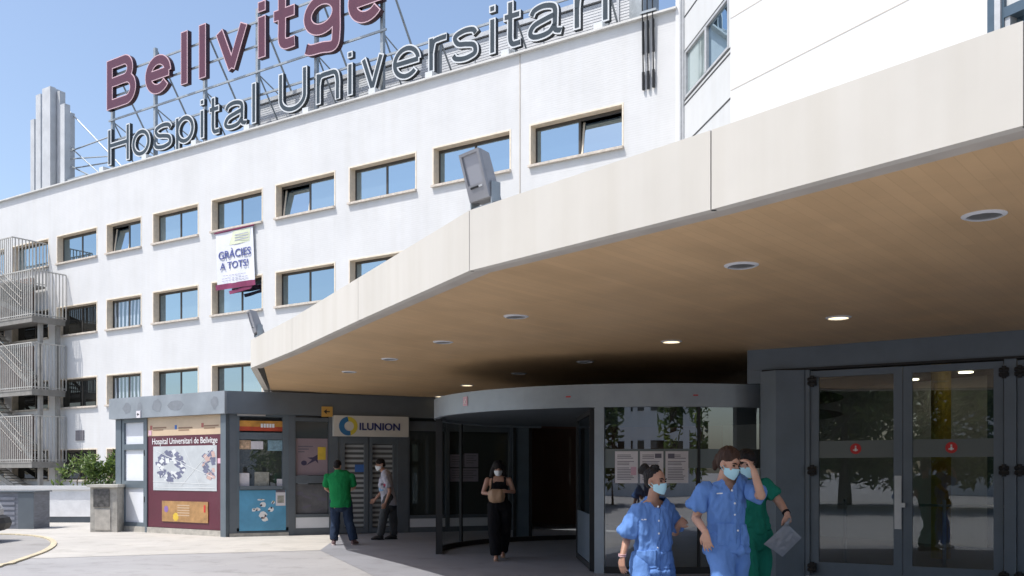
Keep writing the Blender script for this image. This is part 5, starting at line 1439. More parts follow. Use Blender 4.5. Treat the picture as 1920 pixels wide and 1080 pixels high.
for k, (x, y, rz) in enumerate(((-18, 0.5, 3.3), (-19, -6.5, 4.4), (-14, -6, 5.1), (-23.5, -2.5, 0.4), (-17.5, -10, 2.7), (-11.5, -12.5, 1.4), (-21, 4.2, 1), (-12, -8.5, 2), (-8, -14, 3), (8, -15, 5), (-25, -8, 6), (14, -10, 2.2))):
    c_ = copy_tree(t0); c_.location = (x, y, 0); c_.rotation_euler = (0, 0, rz)
    c_.scale = (1, 1, 0.85 + 0.08 * (k % 4))
wb = thing('street_building', (0, -30, 0), 'plain white building across the street behind the photographer', 'building')
m = MB(); m.box(-30, 24, -40, -30, 0, 9); m.build('wall', M['wing_wall'], wb)
for i in range(12):
    for j in range(2):
        m = MB(); m.box(-28 + i * 4.2, -25.6 + i * 4.2, -29.99, -29.94, 1.4 + j * 3.8, 3.4 + j * 3.8); m.build('window', M['win_dull'], wb)
# ================================================================== PEOPLE
def solidify(mb, voxel, smooth=4, wr=0.0, wscale=6.0, wst=(1, 1, 0.5), seed=0, fac=0.5):
    'join overlapping closed shapes into one continuous skin; wr = depth of cloth folds'
    me = mb.mesh('tmp', Vector((0, 0, 0)))
    ob = bpy.data.objects.new('tmp', me); col.objects.link(ob)
    r = ob.modifiers.new('r', 'REMESH'); r.mode = 'VOXEL'; r.voxel_size = voxel
    s = ob.modifiers.new('s', 'SMOOTH'); s.factor = fac; s.iterations = smooth
    dg = bpy.context.evaluated_depsgraph_get(); dg.update()
    ev = ob.evaluated_get(dg); m2 = ev.to_mesh()
    vs = [v.co.copy() for v in m2.vertices]; ns = [v.normal.copy() for v in m2.vertices]; fs = [tuple(p.vertices) for p in m2.polygons]
    ev.to_mesh_clear(); bpy.data.objects.remove(ob); bpy.data.meshes.remove(me)
    if wr:
        so = Vector((seed * 3.1, seed * 1.7, seed))
        for i, v in enumerate(vs):
            q = Vector((v.x * wscale * wst[0], v.y * wscale * wst[1], v.z * wscale * wst[2])) + so
            a = noise.noise(q); b = noise.noise(q * 2.3)
            f = (0.5 - abs(a)) * 1.2 + (0.4 - abs(b)) * 0.5
            vs[i] = v + ns[i] * wr * f
    return vs, fs, ns

def obj_from(vs, fs, name, mt, parent, keep=None, smooth=True):
    m = MB()
    if keep:
        fs2 = [f for f in fs if keep(sum((vs[i] for i in f), Vector()) / len(f))]
        used = {}
        for f in fs2:
            for i in f: used.setdefault(i, len(used))
        nv = [None] * len(used)
        for i, k in used.items(): nv[k] = vs[i]
        vs, fs = nv, [tuple(used[i] for i in f) for f in fs2]
    m.add(vs, fs)
    return m.build(name, mt, parent, smooth=smooth, recalc=False)

def patch(vs, fs, ns, name, mt, parent, keep, off=0.011):
    'a sewn-on patch: the cloth faces inside a region, lifted off the surface, with an edge'
    vv = [v + n * off for v, n in zip(vs, ns)]
    sel = [f for f in fs if keep(sum((vs[i] for i in f), Vector()) / len(f))]
    if not sel: return
    used = {}
    for f in sel:
        for i in f: used.setdefault(i, len(used))
    nv = [None] * len(used) * 2
    K = len(used)
    for i, k in used.items(): nv[k] = vv[i]; nv[k + K] = vs[i] - ns[i] * 0.002
    F = [tuple(used[i] for i in f) for f in sel]
    cnt = {}
    for f in F:
        for a, b in zip(f, f[1:] + f[:1]): cnt[(a, b)] = cnt.get((a, b), 0) + 1
    sides = [(b, a, a + K, b + K) for (a, b) in cnt if (b, a) not in cnt]
    m = MB(); m.add(nv, F + sides)
    return m.build(name, mt, parent, smooth=True, recalc=False)

def clothmat(name, c, var=0.1):
    m = mat(name, c, 0.92, 0, var, 5, 0.75, 20, spec=0.08, stretch=(1, 1, 0.5))
    return m
def skinmat(name, c):
    m = mat(name, c, 0.5, 0, 0.08, 12, 0.05, 200, spec=0.4)
    p = m.node_tree.nodes['Principled BSDF']
    p.inputs['Subsurface Weight'].default_value = 0.15; p.inputs['Subsurface Radius'].default_value = (0.02, 0.008, 0.004)
    return m
def hairmat(name, c):
    return mat(name, c, 0.55, 0, 0.4, 26, 0.7, 60, spec=0.22, stretch=(1, 1, 0.25))
SK = skinmat('skin_light', (0.52, 0.30, 0.21)); SK2 = skinmat('skin_tan', (0.40, 0.22, 0.15)); SK3 = skinmat('skin_dusk', (0.44, 0.25, 0.18))
HB = hairmat('hair_black', (0.013, 0.010, 0.010)); HBR = hairmat('hair_brown', (0.052, 0.027, 0.018))
SCRUB = clothmat('scrub_blue', (0.125, 0.245, 0.54)); SCRUBG = clothmat('scrub_green', (0.015, 0.165, 0.115))
MASK = mat('face_mask', (0.42, 0.68, 0.76), 0.8, 0, 0.04, 10, 0.2, 120); MASKW = mat('white_mask', (0.72, 0.74, 0.76), 0.8)
BLACKC = clothmat('black_cloth', (0.012, 0.012, 0.014)); JEAN = clothmat('dark_denim', (0.028, 0.042, 0.075), 0.25)
GREENP = clothmat('green_polo', (0.015, 0.20, 0.065)); TEE = clothmat('pale_print_tee', (0.42, 0.42, 0.48), 0.3); GREYT = clothmat('grey_trousers', (0.07, 0.075, 0.08)); TANB = mat('tan_leather', (0.40, 0.25, 0.15), 0.55, 0, 0.12, 5)
EYE_M = mat('dark_eye', (0.02, 0.014, 0.012), 0.2); SOLE = mat('pale_sole', (0.5, 0.42, 0.40), 0.7)

class Human:
    def __init__(s, name_label, Y, foot_px, S, skin, voxel):
        s.Y = Y; s.S = S; s.skin = skin; s.vox = voxel
        x = (foot_px - 960) / FPX * Y
        s.t = thing('person', (x, Y, 0), name_label, 'person')
        s.b = MB()
    def J(s, x, y, dy=0.0): return W(x, y, s.Y) + Vector(((x - 960) / FPX * dy, dy, (HZ - y) / FPX * dy))
    def Z(s, x, z, dy=0.0): return Vector(((x - 960) / FPX * (s.Y + dy), s.Y + dy, z))
    def limb(s, pts, rad, mb=None, n=12):
        mb = mb or s.b
        pts = [Vector(p) for p in pts]
        P, Rr = [], []
        for i in range(len(pts) - 1):
            for k in range(4):
                f = k / 4
                P.append(pts[i].lerp(pts[i + 1], f)); Rr.append(rad[i] + (rad[i + 1] - rad[i]) * f)
        P.append(pts[-1]); Rr.append(rad[-1])
        mb.tube(P, Rr, n)
        for p, r in zip(pts[:-1], rad[:-1]): mb.ell(p, r * 0.995, None, 10, 7)
    def head(s, C, F, U=(0, 0, 1)):
        S = s.S; F = Vector(F).normalized(); U = Vector(U); U = (U - F * U.dot(F)).normalized(); Rv = F.cross(U)
        s.C, s.F, s.U, s.Rv = C, F, U, Rv
        s.B = (Rv, F, U)
        H = s.H
        b = s.b
        b.ell(H(0, -0.012, 0.028), (0.073 * S, 0.092 * S, 0.086 * S), s.B, 20, 13)
        b.ell(H(0, 0.020, -0.030), (0.060 * S, 0.070 * S, 0.080 * S), s.B, 18, 11)
        b.ell(H(0, 0.048, -0.088), (0.034 * S, 0.030 * S, 0.026 * S), s.B)
        b.ell(H(0, 0.062, 0.022), (0.050 * S, 0.024 * S, 0.020 * S), s.B)
        for sx in (-1, 1): b.ell(H(0.036 * sx, 0.060, -0.030), (0.022 * S, 0.022 * S, 0.018 * S), s.B)
        b.tube([H(0, 0.078, 0.012), H(0, 0.094, -0.016), H(0, 0.102, -0.034)], [0.009 * S, 0.012 * S, 0.015 * S], 8)
        for sx in (-1, 1):
            b.ell(H(0.075 * sx, -0.012, -0.014), (0.011 * S, 0.022 * S, 0.033 * S), s.B, 10, 8)
        b.ell(H(0, 0.082, -0.060), (0.026 * S, 0.012 * S, 0.010 * S), s.B)
    def H(s, r, f, u): return s.C + (s.Rv * r + s.F * f + s.U * u) * s.S
    def face(s, hair, mask=None, strap=True):
        S = s.S
        for sx in (-1, 1):
            m = MB(); m.ell(s.H(0.033 * sx, 0.077, 0.003), (0.015 * S, 0.010 * S, 0.0075 * S), s.B, 10, 7); m.build('eye', EYE_M, s.t, smooth=True)
            m = MB(); m.tube([s.H(0.014 * sx, 0.090, 0.021), s.H(0.034 * sx, 0.085, 0.027), s.H(0.052 * sx, 0.070, 0.020)], [0.005 * S, 0.006 * S, 0.003 * S], 6); m.build('eyebrow', hair, s.t, smooth=True)
        if mask:
            nu, nv = 18, 10; vs = []
            for j in range(nv + 1):
                v = j / nv
                for i in range(nu + 1):
                    a = (i / nu * 2 - 1) * R(84); aa = abs(a) / R(84)
                    zt_, zb_ = -0.010 - 0.026 * aa, -0.116 + 0.030 * aa * aa
                    z = zt_ + (zb_ - zt_) * v
                    rx = 0.073 * (1 - 0.14 * v * v); rf = 0.066 + 0.010 * math.sin(v * math.pi)
                    f = 0.016 + rf * math.cos(a) + 0.033 * math.exp(-(a / 0.55) ** 2) * (0.95 - 0.5 * v)
                    f += 0.0022 * math.sin(v * 28)
                    vs.append(s.H(rx * math.sin(a), f, z))
            n = nu + 1
            m = MB(); m.add(vs, [(j * n + i, j * n + i + 1, (j + 1) * n + i + 1, (j + 1) * n + i) for j in range(nv) for i in range(nu)])
            mo = m.build('face_mask', mask, s.t, smooth=True, recalc=False)
            m = MB()
            for sx in (-1, 1):
                for z0, z1 in ((-0.042, 0.006), (-0.066, -0.034)):
                    m.tube([s.H(0.070 * sx, 0.026, z0), s.H(0.080 * sx, 0.0, (z0 + z1) / 2), s.H(0.080 * sx, -0.022, z1)], 0.0025 * S, 5)
            m.build('mask_strap', mask, mo)
    def hand(s, wrist, d, pn, L=0.172, curl=(0.35, 0.35, 0.4, 0.45), spread=0.06, thumb=1):
        'palm, four bent fingers and a thumb; d points along the hand, pn out of the palm'
        S = s.S; d = Vector(d).normalized(); pn = Vector(pn); pn = (pn - d * pn.dot(d)).normalized(); lt = d.cross(pn).normalized() * thumb
        L *= S; b = s.b; pl = L * 0.50
        k0 = wrist + d * pl
        b.tube([wrist - d * 0.01, wrist + d * pl * 0.35, wrist + d * pl * 0.8, k0], [(0.026 * S, 0.019 * S), (0.036 * S, 0.018 * S), (0.041 * S, 0.015 * S), (0.039 * S, 0.012 * S)], 12, True, lt)
        for i in range(4):
            o_ = (1.5 - i) * 0.0205 * S
            ln = L * (0.46, 0.52, 0.48, 0.38)[i]
            root = k0 - d * 0.012 * S + lt * o_
            dd = (d + lt * (1.5 - i) * spread).normalized(); pts = [root]; c = curl[i]
            for seg, f in enumerate((0.46, 0.31, 0.23)):
                ax = dd; dd = (dd * math.cos(c) + pn * math.sin(c)).normalized()
                pn_l = pn
                pts.append(pts[-1] + dd * ln * f)
            b.tube(pts, [0.0096 * S, 0.0090 * S, 0.0080 * S, 0.0062 * S], 8)
            b.ell(pts[-1], 0.0062 * S, None, 8, 6); b.ell(pts[1], 0.0094 * S, None, 8, 6)
        r0 = wrist + d * pl * 0.28 + lt * 0.030 * S
        td = (d * 0.75 + lt * 0.62 + pn * 0.22).normalized(); td2 = (d * 0.95 + lt * 0.2 + pn * 0.35).normalized()
        p1 = r0 + td * 0.036 * S; p2 = p1 + td2 * 0.028 * S; p3 = p2 + td2 * 0.02 * S
        b.tube([wrist + d * pl * 0.15 + lt * 0.012 * S, r0, p1, p2, p3], [0.014 * S, 0.0155 * S, 0.0115 * S, 0.0098 * S, 0.0072 * S], 8); b.ell(p3, 0.0072 * S, None, 8, 6)
    def torso(s, pel, chest, neck, shL, shR, hipw, waist, chw, dep=0.115, mb=None, inf=0.0, hem=None, hemw=0.0):
        mb = mb or s.b; S = s.S
        lat = (shR - shL); lat.normalize()
        w_ = pel.lerp(chest, 0.5)
        sm = (shL + shR) / 2
        pts = [pel - (chest - pel).normalized() * 0.10 * S, pel, w_, chest, chest.lerp(sm, 0.7), sm + Vector((0, 0, 0.012)), sm.lerp(neck, 0.55) + Vector((0, 0, 0.012)), neck]
        rad = [(hipw * S * 0.86 + inf, dep * S * 0.86 + inf), (hipw * S + inf, dep * S + inf), (waist * S + inf, dep * 0.90 * S + inf), (chw * S + inf, dep * 1.03 * S + inf), ((shR - shL).length * 0.46 + inf, dep * 0.86 * S + inf), ((shR - shL).length * 0.44 + inf, dep * 0.62 * S + inf), ((shR - shL).length * 0.33 + inf, dep * 0.56 * S + inf), (0.062 * S + inf * 0.9, 0.060 * S + inf * 0.9)]
        if hem:
            pts = [hem] + pts[1:]; rad[0] = (hipw * S + inf + hemw, dep * S + inf + hemw)
        mb.tube(pts, rad, 24, True, lat)
    def finish(s, smooth=4):
        vs, fs, ns = solidify(s.b, s.vox, smooth)
        s.body = obj_from(vs, fs, 'body', s.skin, s.t)
        return vs, fs, ns
def shoe(h, ank, toe, mt, sole=None, w=0.042):
    d = (toe - ank); d.z = 0; L = d.length; d.normalize(); lat = Vector((-d.y, d.x, 0))
    h0 = Vector((ank.x, ank.y, 0)); k = ank.z - 0.095
    m = MB()
    m.tube([h0 - d * 0.075 + Vector((0, 0, 0.045 + k)), h0 - d * 0.02 + Vector((0, 0, 0.055 + k)), h0 + d * 0.06 + Vector((0, 0, 0.052 + k)), h0 + d * 0.13 + Vector((0, 0, 0.040 + k)), h0 + d * 0.185 + Vector((0, 0, 0.030 + k))], [(0.030, 0.036), (w * 0.9, 0.05), (w, 0.048), (w * 1.1, 0.036), (w * 0.75, 0.020)], 14, True, lat)
    m.ell(h0 + d * 0.18 + Vector((0, 0, 0.030 + k)), (0.03, 0.03, 0.02)); m.tube([h0 + Vector((0, 0, 0.05 + k)), h0 + Vector((0, 0, 0.11 + k))], 0.045, 12)
    vs, fs, ns = solidify(m, 0.009, 4)
    o = obj_from(vs, fs, 'shoe', mt, h.t)
    if sole:
        m = MB(); pts = []
        for k_ in range(20):
            a = 2 * math.pi * k_ / 20; pts.append(h0 + d * (0.055 + 0.145 * math.cos(a)) + lat * (w * 1.05) * math.sin(a) + Vector((0, 0, 0.001 + max(0, k))))
        m.prism(pts, (0, 0, 0.018)); m.build('sole', sole, o)
    return o

# ---------------------------------------------------------------- short nurse in blue scrubs
h = Human('short woman in blue scrubs and face mask with hair in a bun', 8.2, 1222, 0.945, SK2, 0.0055)
J, Z = h.J, h.Z
C = J(1230, 902, 0.0); h.head(C, (0.72, -0.69, -0.06), (0.05, 0.05, 1))
neck = J(1223, 937, 0.03); shL, shR = J(1193, 954, -0.02), J(1254, 955, 0.10)
chest, pel = J(1224, 990, 0.03), J(1224, 1058, 0.04)
h.torso(pel, chest, neck, shL, shR, 0.142, 0.122, 0.134, 0.104)
h.b.tube([neck - Vector((0, 0, 0.03)), C + Vector((-0.01, 0.01, -0.07))], [0.052, 0.048], 14)
elL, wrL = J(1176, 1008, 0.02), J(1167, 1045, -0.08)
h.limb([shL + Vector((0.02, 0, -0.02)), elL, wrL], [0.041, 0.037, 0.026]); h.hand(wrL, (-0.05, -0.12, -1), (0.75, 0.5, 0.1), curl=(0.3, 0.35, 0.4, 0.5), thumb=-1)
elR, wrR = J(1266, 998, 0.26), J(1272, 984, 0.06)
h.limb([shR + Vector((-0.02, 0, -0.02)), elR, wrR], [0.041, 0.036, 0.026]); h.hand(wrR, (0.35, -0.45, 0.35), (-0.6, -0.5, -0.4), curl=(0.5, 0.5, 0.55, 0.6), thumb=1)
hipL, hipR = Z(1206, 0.74, 0.02), Z(1243, 0.74, 0.08)
knL, knR = Z(1204, 0.42, -0.12), Z(1247, 0.42, 0.10); anL, anR = Z(1206, 0.10, -0.05), Z(1247, 0.13, 0.38)
for a, k, n_ in ((hipL, knL, anL), (hipR, knR, anR)): h.limb([a, k, n_, n_ - Vector((0, -0.02, 0.05))], [0.082, 0.054, 0.036, 0.034])
h.finish()
h.face(HB, MASK)
m = MB(); H = h.H
m.ell(H(0, -0.034, 0.046), (0.078 * h.S, 0.094 * h.S, 0.084 * h.S), h.B, 18, 12); m.ell(H(0, -0.05, 0.0), (0.074 * h.S, 0.066 * h.S, 0.075 * h.S), h.B)
m.ell(H(0.0, -0.135, 0.098), (0.048, 0.046, 0.050), h.B); m.ell(H(0.015, -0.165, 0.085), (0.028, 0.028, 0.03), h.B); m.ell(H(-0.02, -0.05, 0.125), (0.03, 0.03, 0.022), h.B); m.ell(H(0.02, 0.0, 0.13), (0.024, 0.03, 0.018), h.B)
vs, fs, ns = solidify(m, 0.007, 4, 0.005, 34, (1, 1, 0.4), 2); obj_from(vs, fs, 'hair', HB, h.t)
m = MB(); h.torso(pel, chest, neck + Vector((0, 0, -0.015)), shL, shR, 0.142, 0.128, 0.136, 0.106, m, 0.018, J(1224, 1072, 0.04), 0.030)
hmL = shL.lerp(elL, 0.86); hmR = shR.lerp(elR, 0.75)
m.tube([shL + Vector((0.05, 0, -0.01)), shL.lerp(hmL, 0.15) + Vector((0.022, 0, -0.014)), shL.lerp(hmL, 0.5), hmL + Vector((-0.010, 0, 0))], [0.052, 0.056, 0.063, 0.074], 16); m.ell(shL + Vector((0.022, 0, -0.022)), 0.058)
m.tube([shR + Vector((-0.05, 0, -0.01)), shR.lerp(hmR, 0.15) + Vector((-0.020, 0, -0.014)), shR.lerp(hmR, 0.5), hmR], [0.052, 0.056, 0.063, 0.074], 16); m.ell(shR + Vector((-0.022, 0, -0.022)), 0.058)
TV = solidify(m, 0.009, 2, 0.050, 8, (1.2, 1, 0.5), 1)
def vneck(c0, hw, dep):
    'open V at the throat: faces nearer the camera than the neck, inside a wedge'
    return lambda c: not (c.y < c0.y + 0.005 and c.z > c0.z - dep and abs(c.x - c0.x - 0.01) < hw * (1 - (c0.z - c.z) / dep) )
top = obj_from(TV[0], TV[1], 'scrub_top', SCRUB, h.t, vneck(neck + Vector((0.02, 0, 0.02)), 0.085, 0.115))
def front_of(cx): return lambda c: True
def buttons(h, pxs, TV, par):
    for x, y in pxs:
        ray = Vector(((x - 960) / FPX, 1, (HZ - y) / FPX)); best = None
        for v in TV[0]:
            px_, py_ = 960 + FPX * v.x / v.y, HZ - FPX * (v.z - EYE) / v.y
            if abs(px_ - x) < 3 and abs(py_ - y) < 3 and (best is None or v.y < best.y): best = v
        if best is None: continue
        m = MB(); m.ell(best + Vector((0, -0.003, 0)), (0.0085, 0.005, 0.0085), None, 10, 7); m.build('button', M['white'], par, smooth=True)
def pxc(c): return 960 + FPX * c.x / c.y, HZ - FPX * (c.z - EYE) / c.y
def inpx(x0, x1, y0, y1, ymax):
    def k(c):
        a, b = pxc(c); return x0 < a < x1 and y0 < b < y1 and c.y < ymax
    return k
buttons(h, [(1231, 950), (1233, 974.5), (1233.5, 1000), (1235, 1025)], TV, top)
patch(TV[0], TV[1], TV[2], 'pocket', SCRUB, top, inpx(1193, 1231, 1032, 1066, h.Y + 0.03)); patch(TV[0], TV[1], TV[2], 'pocket', SCRUB, top, inpx(1240, 1260, 1034, 1066, h.Y + 0.05))
patch(TV[0], TV[1], TV[2], 'placket', SCRUB, top, inpx(1230, 1237.5, 952, 1068, h.Y + 0.03), 0.004)
patch(TV[0], TV[1], TV[2], 'chest_print', M['white'], top, inpx(1204, 1213, 974, 975.2, h.Y + 0.03), 0.001)
m = MB()
for a, k, n_ in ((hipL, knL, anL), (hipR, knR, anR)): h.limb([a, k, n_ + Vector((0, 0, 0.02))], [0.098, 0.082, 0.074], m, 16)
m.ell(pel - Vector((0, 0, 0.03)), (0.158, 0.125, 0.16))
vs, fs, ns = solidify(m, 0.011, 3, 0.036, 6, (1, 1, 0.5), 3); obj_from(vs, fs, 'scrub_trousers', SCRUB, h.t)
shoe(h, anL, anL + Vector((0.05, -0.2, 0)), M['white'], SOLE); shoe(h, anR, anR + Vector((0.05, -0.2, 0)), M['white'], SOLE)
m = MB()
for k in range(2):
    q = wrL + Vector((0, 0.005, 0.012 + 0.014 * k)); m.tube([q + Vector((0.032 * math.cos(6.283 * i / 14), 0.028 * math.sin(6.283 * i / 14), 0.004 * math.sin(6.283 * i / 14))) for i in range(15)], 0.0035, 6)
m.build('bracelet', M['rim_pink'], h.t, smooth=True)

# ---------------------------------------------------------------- tall nurse touching her forehead
h = Human('tall woman in blue scrubs lowering her masked face with one hand on her forehead', 7.9, 1362, 0.985, SK, 0.0055)
J, Z, H = h.J, h.Z, h.H
C = J(1368, 868, 0.0); h.head(C, (0.55, -0.72, -0.36), (0.10, -0.1, 1))
neck = J(1355, 899, 0.05); shL, shR = J(1317, 915, 0.0), J(1403, 917, 0.10)
chest, pel = J(1360, 950, 0.04), J(1362, 1018, 0.05)
h.torso(pel, chest, neck, shL, shR, 0.134, 0.114, 0.128, 0.098)
h.b.tube([neck - Vector((0, 0, 0.03)), C + Vector((-0.025, 0.02, -0.06))], [0.052, 0.048], 14)
elL, wrL = J(1305, 972, 0.06), J(1323, 998, -0.14)
h.limb([shL + Vector((0.02, 0, -0.02)), elL, wrL], [0.043, 0.040, 0.027]); h.hand(wrL, (0.10, -0.10, -1), (0.55, 0.75, 0.0), 0.180, (0.25, 0.3, 0.35, 0.45), 0.07, thumb=-1)
elR, wrR = J(1427, 929, -0.12), J(1413, 881, -0.17)
h.limb([shR + Vector((-0.02, 0, -0.02)), elR, wrR], [0.042, 0.040, 0.027])
hd = (J(1396, 851, -0.12) - wrR); h.hand(wrR, hd, (-0.7, 0.5, -0.35), 0.165, (0.45, 0.5, 0.55, 0.6), 0.05, thumb=-1)
hipL, hipR = Z(1345, 0.92, 0.02), Z(1381, 0.92, 0.08)
knL, knR = Z(1360, 0.50, -0.16), Z(1378, 0.48, 0.10); anL, anR = Z(1362, 0.10, -0.22), Z(1380, 0.14, 0.42)
for a, k, n_ in ((hipL, knL, anL), (hipR, knR, anR)): h.limb([a, k, n_, n_ - Vector((0, -0.02, 0.05))], [0.085, 0.056, 0.038, 0.036])
h.finish(); h.face(HBR, MASK)
m = MB(); S = h.S
m.ell(H(0, -0.028, 0.048), (0.080 * S, 0.098 * S, 0.086 * S), h.B, 18, 12); m.ell(H(0, -0.055, 0.0), (0.075 * S, 0.062 * S, 0.08 * S), h.B)
m.ell(H(0, -0.118, 0.0), (0.038, 0.035, 0.04), h.B); m.tube([H(0, -0.12, 0.0), H(0, -0.135, -0.06), H(0.01, -0.12, -0.11)], [0.03, 0.03, 0.012], 10)
m.tube([H(-0.06, 0.05, 0.06), H(-0.079, 0.025, 0.0), H(-0.078, 0.02, -0.04)], [0.014, 0.010, 0.004], 8)
vs, fs, ns = solidify(m, 0.007, 3, 0.010, 32, (1, 1, 0.4), 4); obj_from(vs, fs, 'hair', HBR, h.t)
m = MB(); h.torso(pel, chest, neck + Vector((0, 0, -0.015)), shL, shR, 0.136, 0.118, 0.130, 0.100, m, 0.018, J(1362, 1034, 0.05), 0.026)
hmL = shL.lerp(elL, 0.62); hmR = shR.lerp(elR, 0.72)
m.tube([shL + Vector((0.05, 0, -0.01)), shL.lerp(hmL, 0.15) + Vector((0.020, 0, -0.014)), shL.lerp(hmL, 0.5), hmL + Vector((-0.006, 0, 0))], [0.052, 0.056, 0.063, 0.074], 16); m.ell(shL + Vector((0.022, 0, -0.022)), 0.058)
m.tube([shR + Vector((-0.03, 0, 0.0)), shR.lerp(hmR, 0.4), hmR], [0.060, 0.062, 0.064], 16); m.ell(shR + Vector((-0.022, 0, -0.022)), 0.058)
TV = solidify(m, 0.009, 2, 0.050, 8, (1.2, 1, 0.5), 6)
top = obj_from(TV[0], TV[1], 'scrub_top', SCRUB, h.t, vneck(neck + Vector((0.03, -0.02, 0.025)), 0.075, 0.125))
buttons(h, [(1374.5, 917.5), (1377.5, 942), (1380, 967), (1384, 992)], TV, top)
patch(TV[0], TV[1], TV[2], 'pocket', SCRUB, top, inpx(1345, 1380, 981, 1023, h.Y + 0.03)); patch(TV[0], TV[1], TV[2], 'pocket', SCRUB, top, inpx(1388, 1406, 983, 1023, h.Y + 0.05))
patch(TV[0], TV[1], TV[2], 'placket', SCRUB, top, inpx(1374, 1382, 918, 1030, h.Y + 0.03), 0.004)
patch(TV[0], TV[1], TV[2], 'chest_print', M['white'], top, inpx(1344, 1355, 924, 925.6, h.Y + 0.03), 0.001)
m = MB()
for a, k, n_ in ((hipL, knL, anL), (hipR, knR, anR)): h.limb([a, k, n_ + Vector((0, 0, 0.02))], [0.098, 0.082, 0.074], m, 16)
m.ell(pel - Vector((0, 0, 0.03)), (0.156, 0.122, 0.16))
vs, fs, ns = solidify(m, 0.011, 3, 0.036, 6, (1, 1, 0.5), 8); obj_from(vs, fs, 'scrub_trousers', SCRUB, h.t)
shoe(h, anL, anL + Vector((0.05, -0.2, 0)), M['white'], SOLE); shoe(h, anR, anR + Vector((0.05, -0.2, 0)), M['white'], SOLE)

# ---------------------------------------------------------------- colleague in green behind her
h = Human('person in green scrubs walking behind the tall nurse with a grey bag', 8.75, 1412, 0.99, SK3, 0.0075)
J, Z, H = h.J, h.Z, h.H
C = J(1400, 869, 0.0); h.head(C, (0.25, -0.93, -0.2))
neck = J(1402, 902, 0.05); shL, shR = J(1366, 914, 0.05), J(1437, 910, 0.02)
chest, pel = J(1405, 945, 0.04), J(1412, 1000, 0.05)
h.torso(pel, chest, neck, shL, shR, 0.134, 0.116, 0.132, 0.100)
h.b.tube([neck - Vector((0, 0, 0.03)), C + Vector((0, 0.02, -0.06))], [0.052, 0.048], 14)
elL, wrL = J(1372, 965, 0.15), J(1380, 1000, 0.05); h.limb([shL, elL, wrL], [0.042, 0.04, 0.027]); h.hand(wrL, (0, -0.1, -1), (0.6, 0.7, 0))
elR, wrR = J(1461, 941, -0.02), J(1476, 964, -0.16); h.limb([shR, elR, wrR], [0.042, 0.041, 0.028])
h.hand(wrR, (0.12, -0.1, -1), (-0.4, 0.8, 0), 0.16, (1.0, 1.05, 1.1, 1.1), 0.03, thumb=-1)
hipL, hipR = Z(1396, 0.90, 0.02), Z(1428, 0.90, 0.06)
knL, knR = Z(1400, 0.50, -0.14), Z(1424, 0.48, 0.12); anL, anR = Z(1398, 0.10, -0.18), Z(1430, 0.14, 0.42)
for a, k, n_ in ((hipL, knL, anL), (hipR, knR, anR)): h.limb([a, k, n_, n_ - Vector((0, -0.02, 0.05))], [0.085, 0.056, 0.038, 0.036])
h.finish(); h.face(HB, MASK)
m = MB(); m.ell(H(0, -0.020, 0.044), (0.080, 0.100, 0.088), h.B, 18, 12); m.ell(H(0, -0.05, 0.0), (0.077, 0.066, 0.08), h.B)
vs, fs, ns = solidify(m, 0.008, 3, 0.008, 30, (1, 1, 0.4), 5); obj_from(vs, fs, 'hair', HB, h.t)
m = MB(); h.torso(pel, chest, neck + Vector((0, 0, -0.015)), shL, shR, 0.136, 0.120, 0.134, 0.102, m, 0.018, J(1412, 984, 0.05), 0.006)
hmL = shL.lerp(elL, 0.7); hmR = shR.lerp(elR, 0.62)
for a, b in ((shL, hmL), (shR, hmR)): m.tube([a, a.lerp(b, 0.4), b], [0.058, 0.063, 0.067], 16); m.ell(a, 0.058)
TV = solidify(m, 0.010, 3, 0.036, 7, (1.2, 1, 0.55), 9); top = obj_from(TV[0], TV[1], 'scrub_top', SCRUBG, h.t)
m = MB()
for a, k, n_ in ((hipL, knL, anL), (hipR, knR, anR)): h.limb([a, k, n_ + Vector((0, 0, 0.02))], [0.096, 0.080, 0.072], m, 16)
m.ell(pel - Vector((0, 0, 0.03)), (0.152, 0.12, 0.16))
vs, fs, ns = solidify(m, 0.011, 3, 0.036, 6, (1, 1, 0.5), 10); obj_from(vs, fs, 'scrub_trousers', SCRUBG, h.t)
shoe(h, anL, anL + Vector((0.05, -0.2, 0)), M['black'], SOLE); shoe(h, anR, anR + Vector((0.05, -0.2, 0)), M['black'], SOLE)
m = MB(); ax_ = (wrR - elR).normalized(); q = wrR - ax_ * 0.02; m.tube([q - ax_ * 0.012, q + ax_ * 0.012], 0.035, 16); m.build('wrist_watch', BLACKC, h.t)
# the bag
bgp = thing('plastic_bag', J(1468, 1015, -0.18), 'crumpled grey plastic bag hanging from the hand of the green clad person', 'bag')
cs4 = [J(1432, 1020, -0.16), J(1474, 981, -0.20), J(1503, 1008, -0.16), J(1467, 1044, -0.14)]
m = MB(); n = 16
for side in (-1, 1):
    vs = []
    for j in range(n + 1):
        for i in range(n + 1):
            u, v = i / n, j / n
            q = (cs4[0] * (1 - u) + cs4[1] * u) * (1 - v) + (cs4[3] * (1 - u) + cs4[2] * u) * v
            e_ = math.sin(math.pi * u) ** 0.6 * math.sin(math.pi * v) ** 0.6 if 0 < u < 1 and 0 < v < 1 else 0
            vs.append(q + Vector((0, side * (0.018 * e_ + 0.004) + 0.016 * e_ * noise.noise(Vector((u * 7, v * 7, side * 3))), 0)))
    k = n + 1
    m.add(vs, [(j * k + i, j * k + i + 1, (j + 1) * k + i + 1, (j + 1) * k + i) for j in range(n) for i in range(n)])
m.build('bag_body', mat('grey_plastic', (0.20, 0.22, 0.25), 0.35, 0, 0.15, 8), bgp, smooth=True, recalc=False)
m = MB(); m.tube([cs4[1] + Vector((0, 0, -0.02)), J(1478, 978, -0.20), J(1481, 972, -0.19)], [0.022, 0.014, 0.01], 8); m.build('bag_neck', bpy.data.materials['grey_plastic'], bgp, smooth=True)

